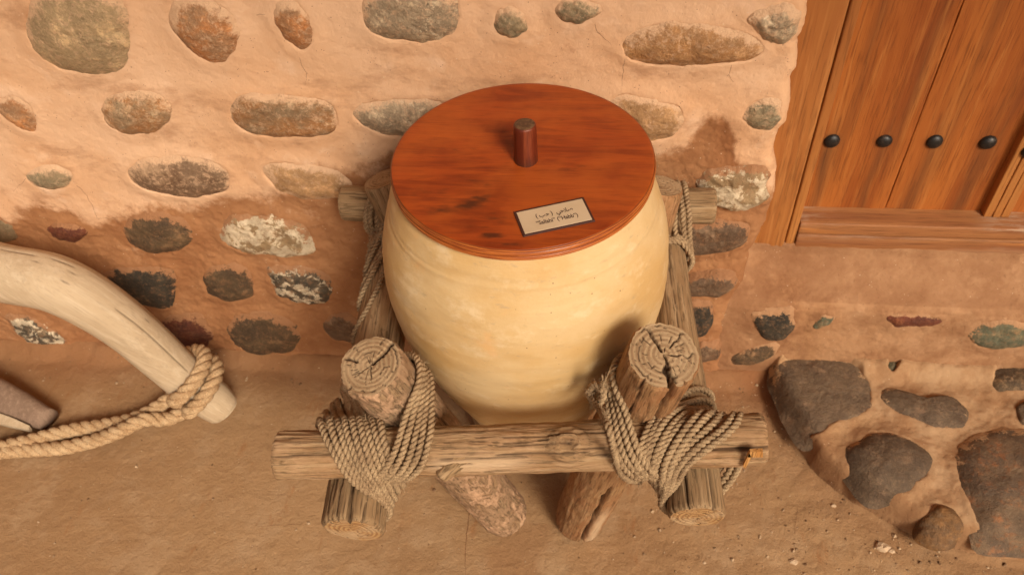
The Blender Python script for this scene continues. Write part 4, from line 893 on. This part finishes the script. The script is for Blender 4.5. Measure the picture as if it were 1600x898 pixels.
# ================================================================= LID
LC = np.array([-0.106, 0.934]); LR = 0.1885; LZ = 0.950
prof = [(0.0005, 0.9395), (LR - 0.004, 0.9395), (LR - 0.001, 0.9402)]
for k in range(5):
    zb = 0.9405 + k * 0.0036; o_ = (0.0, 0.0006, -0.0004, 0.0006, 0.0)[k]
    prof += [(LR - 0.0014 + o_, zb), (LR + o_, zb + 0.0006), (LR + o_, zb + 0.0026), (LR - 0.0014 + o_, zb + 0.0032)]
ztop = 0.9405 + 5 * 0.0036
prof += [(LR - 0.001, ztop - 0.0002), (LR - 0.0022, ztop + 0.0004), (LR - 0.006, ztop + 0.0006)] + [(LR * q, ztop + 0.0006) for q in np.linspace(0.94, 0.003, 110)]
LZT = ztop + 0.0006
pr = np.array(prof); nth = 400; th = np.linspace(0, 2 * np.pi, nth, endpoint=False)
Rl, Tl = np.meshgrid(pr[:, 0], th, indexing='ij'); Zl = np.repeat(pr[:, 1:2], nth, 1)
Zl = Zl + 0.0005 * fbm(np.cos(Tl) * 2, np.sin(Tl) * 2, Zl * 500, 2, 91) * (Zl < ztop - .001) * (Rl > LR - .01)
V = np.stack([Rl * np.cos(Tl), Rl * np.sin(Tl), Zl - LZ], -1).reshape(-1, 3)
isedge = ((Rl > LR - 0.0035) & (Zl < ztop)).astype(float); groove = isedge * (Rl < LR - 0.0007)
def blob(px, py, sx, sy, ang=0.0):
    p = onZ(px, py, LZT); dx = V[:, 0] + LC[0] - p[0]; dy = V[:, 1] + LC[1] - p[1]; c_, s_ = math.cos(ang), math.sin(ang)
    return np.exp(-(((dx * c_ + dy * s_) / sx) ** 2 + ((-dx * s_ + dy * c_) / sy) ** 2))
st_ = np.zeros(len(V))
for (px, py, sx, sy, a, k) in ((735, 318, .030, .012, .5, 1.0), (765, 368, .018, .007, .1, 1.0), (690, 328, .035, .009, .2, .6), (665, 300, .024, .006, .1, .6), (745, 285, .024, .008, -.3, .5), (795, 383, .024, .006, 0, .65), (900, 260, .03, .007, .3, .35), (720, 235, .03, .006, .1, .4), (765, 345, .03, .02, .4, .45), (765, 370, .003, .003, 0, 1.0)):
    st_ = np.maximum(st_, k * blob(px, py, sx, sy, a))
st_ = 0.8 * sstep(0.15, 1.0, st_ + 0.55 * fbm(V[:, 0] * 70, V[:, 1] * 170, 0, 4, 95)) * (st_ > 0.06)
def lid_mat():
    M = Mat('varnished_lid_plywood', 0.36, 0.35)
    rot = (0, 0, math.radians(12))
    g1 = M.noise(1, 5, 0.6, vec=M.scale((5, 42, 30), rot=rot), dist=0.9); g2 = M.noise(1, 4, 0.6, vec=M.scale((28, 330, 300), rot=rot)); n3 = M.noise(7, 4, 0.6)
    col = M.mix(M.ramp(g1, 0.38, 0.62), (0.33, 0.054, 0.008), (0.20, 0.028, 0.005)); col = M.mix(M.ramp(n3, 0.4, 0.65, 0, 0.6), col, (0.42, 0.090, 0.013)); col = M.mix(M.ramp(g2, 0.5, 0.3, 0, 0.4), col, (0.15, 0.022, 0.005))
    col = M.mix(M.ramp(M.noise(1, 5, 0.7, vec=M.scale((14, 60, 30), (2, 5, 1), rot)), 0.66, 0.76, 0, 0.6), col, (0.08, 0.014, 0.005))
    col = M.mix(M.attr('stain'), col, (0.035, 0.012, 0.006))
    # plywood layers of the edge
    e1 = M.noise(1, 4, 0.6, vec=M.scale((25, 25, 700))); ec = M.mix(M.ramp(e1, 0.35, 0.65), (0.52, 0.15, 0.028), (0.30, 0.065, 0.012))
    col = M.mix(M.attr('edge'), col, ec); col = M.mix(M.attr('groove'), col, (0.10, 0.02, 0.006))
    M.val(M.ramp(M.noise(20, 4), 0.3, 0.7, 0.30, 0.46), M.b.inputs['Roughness'])
    M.bump(g2, 0.0004, 0.4); M.bump(M.noise(30, 3), 0.0006, 0.15)
    return M.done(col)
lid = mesh_obj('jar_lid', V, grid_faces(len(pr), nth, wrap=True), lid_mat(), attrs={'stain': st_, 'edge': isedge, 'groove': groove * 0.85}, loc=(LC[0], LC[1], LZ))
tag(lid, 'round red brown varnished wooden lid with peg handle resting on the clay jar', 'lid')
def child(o, parent, loc=None):
    o.parent = parent
    if loc is not None: o.location = Vector(loc) - parent.location
    return o
m_peg = door_wood('dark_red_peg_wood', (0.17, 0.026, 0.008), (0.10, 0.016, 0.006), (0.30, 0.07, 0.025), rough=0.4)
m_pegtop = Mat('peg_end_grain', 0.6, 0.3); m_pegtop = m_pegtop.done(m_pegtop.mix(m_pegtop.ramp(m_pegtop.noise(160, 4), 0.4, 0.65), (0.085, 0.04, 0.02), (0.15, 0.075, 0.035)))
hb = onZ(822, 250, LZT); hgt = 0.0; 
for k in range(200):
    if onY(816, 193, hb[1])[2] : break
hgt = onY(817, 194, hb[1])[2] - LZT
pg = [(0.0188, 0.0), (0.0186, 0.002), (0.0182, hgt * .3), (0.0178, hgt * 0.7), (0.0174, hgt - 0.003), (0.0168, hgt - 0.0008), (0.0155, hgt), (0.010, hgt + 0.0002), (0.0004, hgt + 0.0002)]
pg = np.array(pg); nth = 48; th = np.linspace(0, 2 * np.pi, nth, endpoint=False); Rp, Tp = np.meshgrid(pg[:, 0], th, indexing='ij'); Zp = np.repeat(pg[:, 1:2], nth, 1)
Rp = Rp * 0.90 * (1 + 0.03 * fbm(np.cos(Tp) * 2, np.sin(Tp) * 2, Zp * 20, 2, 97))
fp = grid_faces(len(pg), nth, wrap=True); mi = np.repeat((np.arange(len(pg) - 1) >= 6).astype(int), nth)
peg = mesh_obj('handle', np.stack([Rp * np.cos(Tp), Rp * np.sin(Tp), Zp], -1).reshape(-1, 3), fp, [m_peg, m_pegtop], attrs={'stain': 0.5 * (Zp < 0.006).astype(float)}, mi=mi)
child(peg, lid, (hb[0], hb[1], LZT))
# name plate
cs = [onZ(802, 331, LZT + .002), onZ(912, 308, LZT + .002), onZ(930, 345, LZT + .002), onZ(818, 369.5, LZT + .002)]
cen = sum(cs) / 4; ux = _n((cs[1] - cs[0]) + (cs[2] - cs[3])); uy = np.cross([0, 0, 1], ux); wd = (np.linalg.norm(cs[1] - cs[0]) + np.linalg.norm(cs[2] - cs[3])) / 2; ht = (np.linalg.norm(cs[0] - cs[3]) + np.linalg.norm(cs[1] - cs[2])) / 2
ang = math.atan2(ux[1], ux[0])
m_pb = Mat('plate_border', 0.5, 0.4).done((0.055, 0.018, 0.012)); m_pf = Mat('plate_face', 0.45, 0.4); m_pf = m_pf.done(m_pf.mix(m_pf.ramp(m_pf.noise(30, 3), .3, .7), (0.52, 0.375, 0.23), (0.56, 0.41, 0.26)))
Vb, Fb = box_mesh(-wd / 2, wd / 2, -ht / 2, ht / 2, 0, 0.0022, seg=0.02, amp=0, bev=0.0006)
plate = mesh_obj('name_plate', Vb, Fb, m_pb, smooth=False); child(plate, lid, (cen[0], cen[1], LZT + 0.0002)); plate.rotation_euler = (0, 0, ang)
Vb, Fb = box_mesh(-wd / 2 + .0032, wd / 2 - .0032, -ht / 2 + .0032, ht / 2 - .0032, 0.0015, 0.00262, seg=0.02, amp=0, bev=0.0003)
face = mesh_obj('plate_face', Vb, Fb, m_pf, smooth=False); face.parent = plate
m_ink = Mat('brown_ink', 0.6, 0.2).done((0.035, 0.010, 0.008))
def lettering(body, size_w, x, y, off=0.0):
    cu = bpy.data.curves.new('lettering', 'FONT'); cu.body = body; cu.align_x = 'CENTER'; cu.align_y = 'CENTER'; cu.size = 1; cu.offset = off
    o = bpy.data.objects.new('lettering', cu); C.objects.link(o); bpy.context.view_layer.update()
    me = bpy.data.meshes.new_from_object(o.evaluated_get(bpy.context.evaluated_depsgraph_get())); C.objects.unlink(o); bpy.data.objects.remove(o)
    n = len(me.vertices); a = np.empty(n * 3); me.vertices.foreach_get('co', a); a = a.reshape(-1, 3); k = size_w / (a[:, 0].max() - a[:, 0].min())
    a[:, 0] -= (a[:, 0].max() + a[:, 0].min()) / 2; a[:, 1] -= 0; a *= k; a[:, 1] *= 1.3; me.vertices.foreach_set('co', a.ravel()); me.materials.clear(); me.materials.append(m_ink); me.update()
    o = bpy.data.objects.new('lettering', me); C.objects.link(o); o.parent = plate; o.location = (x, y, 0.00275); return o
lettering('\u201cSallahi\u201d (\u201cHabb\u201d)', wd * 0.58, 0.002, -0.0072, 0.018)
lettering('( \uFE90\uFEA3 )  \uFEF2\uFEA3\uFEFC\uFEBB', wd * 0.52, 0.002, 0.0064, 0.022)

# ================================================================= CURVED BEAM, THICK ROPE, BLOCK (left)
m_pale = log_mat('smooth_pale_wood', (0.50, 0.37, 0.235), (0.45, 0.325, 0.20), (0.55, 0.42, 0.28), grain=0.35, dirt=0.25)
bp = [onZ(352, 641, 0.048), onY(285, 590, 1.085), onY(190, 503, 1.09), onY(95, 446, 1.09), onY(0, 425, 1.09)]
bp[1][1] = 1.09
ext = [bp[-1] + np.array([-0.16, 0, 0.05]), bp[-1] + np.array([-0.40, 0, 0.02]), bp[-1] + np.array([-0.65, 0, -0.14]), bp[-1] + np.array([-0.82, 0, -0.38]), np.array([bp[-1][0] - 0.86, 1.09, 0.03])]
cp = catmull(np.array(bp + ext), 30); cp = resample(cp, 0.006); n = len(cp); T = np.gradient(cp, axis=0); T /= np.linalg.norm(T, axis=1, keepdims=True)
N = np.cross(T, [0, 1, 0]); N /= np.linalg.norm(N, axis=1, keepdims=True); Bv = np.cross(T, N); s = np.arange(n) * 0.006; Lb = s[-1]
th = np.linspace(0, 2 * np.pi, 120, endpoint=False); Tb, Sb = np.meshgrid(th, s)
rb = np.interp(Sb, [0, 0.04, 0.2, 0.45, 0.8, Lb], [0.042, 0.049, 0.052, 0.060, 0.064, 0.05])
rb = rb * (1 + 0.04 * fbm(np.cos(Tb) * 1.2, np.sin(Tb) * 1.2, Sb * 6, 3, 101) - 0.03 * np.maximum(0, np.cos(3 * Tb + 1)) ** 4)
ck = np.zeros_like(rb)
for (a, w_, dp, s0_, s1_, wn) in ((3.9, .0012, .004, .08, .42, .08), (4.4, .0010, .003, .10, .32, .1), (3.4, .0011, .003, .4, .75, .1), (4.9, .001, .003, .5, .8, .1), (2.7, .001, .003, .15, .5, .1), (3.1, .0009, .002, .3, .6, .1), (4.15, .0012, .004, .0, .05, .05), (5.2, .0012, .003, .05, .25, .1)):
    c_ = a + wn * vn(Sb * 9, a, 0, 7) + .2 * wn * vn(Sb * 50, a, 0, 8); d_ = np.abs((Tb - c_ + np.pi) % (2 * np.pi) - np.pi) * rb; env = sstep(s0_, s0_ + .03, Sb) * sstep(s1_, s1_ - .03, Sb); g = np.clip(1 - d_ / (w_ * np.maximum(env, .05)), 0, 1) * (env > .05)
    rb = rb - dp * env * g; ck = np.maximum(ck, .8 * sstep(0, .6, g))
q = np.clip(1 - Sb / 0.010, 0, 1); rb = rb - 0.007 * (1 - np.sqrt(1 - 0.95 * q ** 2))
Vb_ = cp[:, None] + rb[..., None] * (np.cos(Tb)[..., None] * N[:, None] + np.sin(Tb)[..., None] * Bv[:, None])
V = Vb_.reshape(-1, 3).tolist(); Fb = grid_faces(n, 120, wrap=True).tolist(); k0 = len(V); V.append((cp[0] - T[0] * 0.003).tolist()); Fb += [[k0, k, (k + 1) % 120] for k in range(120)]
V.append(cp[-1].tolist()); Fb += [[k0 + 1, (n - 1) * 120 + (k + 1) % 120, (n - 1) * 120 + k] for k in range(120)]
z0 = np.zeros(len(V)); ckv = z0.copy(); ckv[:ck.size] = ck.ravel()
Vn = np.array(V)
# local frame along the chord so the grain runs lengthwise
chord = _n(bp[-1] - bp[0]); Mf, _ = frame_from(bp[0], bp[-1], (0, 1, 0)); inv = np.array(Mf.inverted()); loc = np.concatenate([Vn, np.ones((len(Vn), 1))], 1) @ inv.T
beam = mesh_obj('curved_beam', loc[:, :3], Fb, m_pale, attrs={'crk': ckv, 'pale': z0}, mat_w=Mf)
tag(beam, 'smooth pale curved wooden beam leaning down to the floor at left', 'beam')
# thick rope: two turns round the foot of the beam, then two lengths trailing left along the floor
def fp(px, py, z=0.03): return onZ(px, py, z)
bt = _n(bp[0] - bp[1]); axp = lambda t: bp[0] - bt * t
u1 = _n(np.cross(bt, [0, 0, 1])); u2 = np.cross(u1, bt)
def turn(t0, a0, a1, R_, slope=0.0, n=24):
    return [axp(t0 + slope * (a - a0) / (2 * math.pi)) + (u1 * math.cos(a) + u2 * math.sin(a)) * R_ for a in np.linspace(a0, a1, n)]
RB = RopeBuf(); rt = 0.0180
sg = 1 if u1[1] < 0 else -1                         # the camera side
def ang_turn(t0, t1, a_from, a_to, R_=0.069):
    out = []
    for q in np.linspace(0, 1, 26):
        a = a_from + (a_to - a_from) * q; p = axp(t0 + (t1 - t0) * q) + (u1 * sg * math.cos(a) + u2 * math.sin(a)) * R_
        p[2] = max(p[2], rt + 0.001); out.append(p)
    return out
w1 = ang_turn(0.120, 0.150, -0.9, 3.6)              # over the top to the back
pathA = [fp(-420, 800, .022), fp(-200, 745, .022), fp(-60, 712, .022), fp(40, 690, .028), fp(110, 672, .03), fp(170, 663, .03), fp(215, 652, .036), fp(255, 630, .045), fp(285, 606, .07)] + w1[6:]
w2 = ang_turn(0.075, 0.115, -0.9, 3.6)
pathB = [fp(-420, 860, .022), fp(-200, 770, .022), fp(-60, 716, .022), fp(20, 704, .022), fp(90, 700, .022), fp(140, 690, .024), fp(190, 672, .05), fp(225, 655, .055), fp(262, 655, .03), fp(290, 640, .035), fp(312, 618, .06)] + w2[6:]
pathC = [fp(30, 660, .022), fp(10, 668, .022), fp(-10, 672, .04), fp(20, 684, .062), fp(70, 690, .06), fp(120, 676, .06), fp(170, 683, .03), fp(215, 672, .022), fp(245, 668, .022), fp(270, 655, .022), fp(276, 640, .022)]
for i, P in enumerate((pathA, pathB)):
    cpth = smooth_path(resample(catmull(np.array(P), 12), 0.004), 12); V_, F_ = strands(cpth, rt, 0.074, 3, 24, 0.004, ph=i * 1.3, yarn=0.045)
    RB.V.append(V_); RB.F += (F_ + RB.o).tolist(); RB.o += len(V_); V2, F2 = fuzz(cpth, rt, 260, rg, 0.014); RB.V.append(np.array(V2)); RB.F += [[k + RB.o for k in f] for f in F2]; RB.o += len(V2)
trope = RB.build('thick_rope', m_manila, None)
tag(trope, 'thick twisted tan rope looped round the foot of the pale curved beam', 'rope')
# brown wooden block with a pale wedge, at the left border
m_blk = log_mat('dull_brown_wood', (0.26, 0.165, 0.11), (0.21, 0.13, 0.085), (0.32, 0.21, 0.14), grain=0.5, dirt=0.4)
blk = empty('wooden_block', tuple(onZ(0, 640, 0)))
tag(blk, 'dull brown wooden block with a pale wedge, under the curved beam at left', 'wooden block')
t_ = [onZ(-140, 520, .13), onZ(-20, 566, .115), onZ(84, 634, .075)]
b_ = [onZ(-170, 640, .07), onZ(-20, 652, .045), onZ(60, 669, .03)]
secs = [(t_[0], b_[0]), (t_[1], b_[1]), (t_[2], b_[2])]
V = []; nseg = 16
cl = catmull([np.concatenate(x) for x in secs] , nseg)
for row in cl[:-1]:
    a, b = row[:3], row[3:]
    base_z = 0.0; pts_ = [a, b, np.array([b[0], b[1], base_z]), np.array([a[0], a[1] + .02, base_z])]
    ring = []
    for j in range(4):
        p, q2 = pts_[j], pts_[(j + 1) % 4]
        for t in np.linspace(0.06, 0.94, 8): ring.append(p + (q2 - p) * t)
    rg_ = np.array(ring)
    for _ in range(34): rg_ = 0.5 * rg_ + 0.25 * np.roll(rg_, 1, 0) + 0.25 * np.roll(rg_, -1, 0)
    V += list(rg_)
V = np.array(V); nr = len(cl) - 1; V += 0.0012 * np.stack([vn(V[:, 0] * 25, V[:, 1] * 25, V[:, 2] * 25, k) for k in range(3)], 1)
Fb = grid_faces(nr, 32, wrap=True).tolist() + [list(range((nr - 1) * 32, nr * 32)), list(range(31, -1, -1))]
put('block_body', V, Fb, m_blk, blk, {'pale': np.zeros(len(V)), 'crk': np.zeros(len(V))})
P0, P1, P2 = onZ(-60, 634, .060), onZ(15, 657, .045), onZ(46, 667, .036)
wv = []; 
for (p, h_) in ((P0, .012), (P1, .007), (P2, .001)): wv += [p + np.array([0, h_ + .002, 0.002]), p + np.array([0, -h_ - .006, -0.002]), p + np.array([0, -h_ - .004, -.014]), p + np.array([0, h_, -.014])]
put('wedge', wv, grid_faces(3, 4, wrap=True).tolist() + [[0, 1, 2, 3], [11, 10, 9, 8]], m_pale, blk, {'pale': np.zeros(12), 'crk': np.zeros(12)}, smooth=False)
# loose chips of mortar on the floor
m_chip = Mat('pale_mortar_chip', 0.9, 0.2).done((0.52, 0.36, 0.22))
for i, (px, py, sz) in enumerate(((1378, 856, .016), (1392, 862, .008), (1240, 878, .009), (1302, 790, .006), (1100, 880, .004), (60, 815, .003))):
    p = fsurf(px, py); r2 = np.random.default_rng(i); a = np.linspace(0, 2 * np.pi, 9, endpoint=False); V = []
    for h_, k in ((-.002, 1.0), (sz * .35, .85), (sz * .55, .4)): V += [((sz * k * (.75 + .5 * r2.random()) * math.cos(t), sz * k * (.5 + .4 * r2.random()) * math.sin(t), h_ * (.7 + .5 * r2.random()))) for t in a]
    V.append((0, 0, sz * .5)); Fc = grid_faces(3, 9, wrap=True).tolist() + [[18 + k, 18 + (k + 1) % 9, 27] for k in range(9)]
    o = mesh_obj('mortar_chip', V, Fc, m_chip, loc=p, smooth=False)
    lab = ['largest pale mortar chip on the floor before the boulder step', 'small pale chip beside the largest mortar chip before the step', 'mortar chip on the floor at the bottom right, left of the step chips',
           'small mortar chip close to the rim of the boulder step', 'tiny mortar crumb on the floor in front of the right rail end', 'tiny mortar crumb on the floor below the thick rope'][i]
    tag(o, lab, 'mortar chip', 'mortar crumbs lying on the floor')

# crumbs of mud and grit lying on the floor, thickest along the foot of the wall and before the step
rs = np.random.default_rng(5); V = []; Fg = []; n_ = 0
while n_ < 1150:
    px, py = rs.uniform(-60, 1660), rs.uniform(560, 960); p = onZ(px, py, 0)
    if p[1] > YW - 0.01 or abs(p[0]) > 2: continue
    d1 = YW - p[1]; d2 = -float(poly_sd(np.array([p[0]]), np.array([p[1]]), OUT)[0]) if p[0] > 0 else 9
    if d2 < 0.004: continue
    pr_ = 0.10 + 0.9 * math.exp(-d1 / 0.035) + 0.7 * math.exp(-d2 / 0.05) + (0.35 if p[0] > 0.15 else 0)
    if rs.random() > pr_: continue
    n_ += 1; z = float(floor_h(np.array([p[0]]), np.array([p[1]]))[0]); sz = rs.choice([0.0011, 0.0016, 0.0024, 0.0038, 0.006], p=[.34, .33, .22, .09, .02]); k = len(V)
    ang = rs.random() * 6; O = [(1, 0, 0), (0, 1, 0), (-1, 0, 0), (0, -1, 0), (0, 0, .8), (0, 0, -.5)]
    for (a, b, c) in O:
        q = sz * rs.uniform(.6, 1.2); V.append((p[0] + q * (a * math.cos(ang) - b * math.sin(ang)), p[1] + q * (a * math.sin(ang) + b * math.cos(ang)), z + sz * .25 + q * c))
    for (a, b) in ((0, 1), (1, 2), (2, 3), (3, 0)): Fg += [[k + a, k + b, k + 4], [k + b, k + a, k + 5]]
m_grit = Mat('floor_grit', 0.95, 0.1); gcol = m_grit.mix(m_grit.ramp(m_grit.noise(25, 2), 0.42, 0.58), (0.15, 0.08, 0.04), (0.46, 0.31, 0.18)); m_grit = m_grit.done(gcol)
tag(mesh_obj('grit', V, Fg, m_grit, smooth=False), 'scattered brown grit and crumbs on the mud floor', 'grit', kind='stuff')
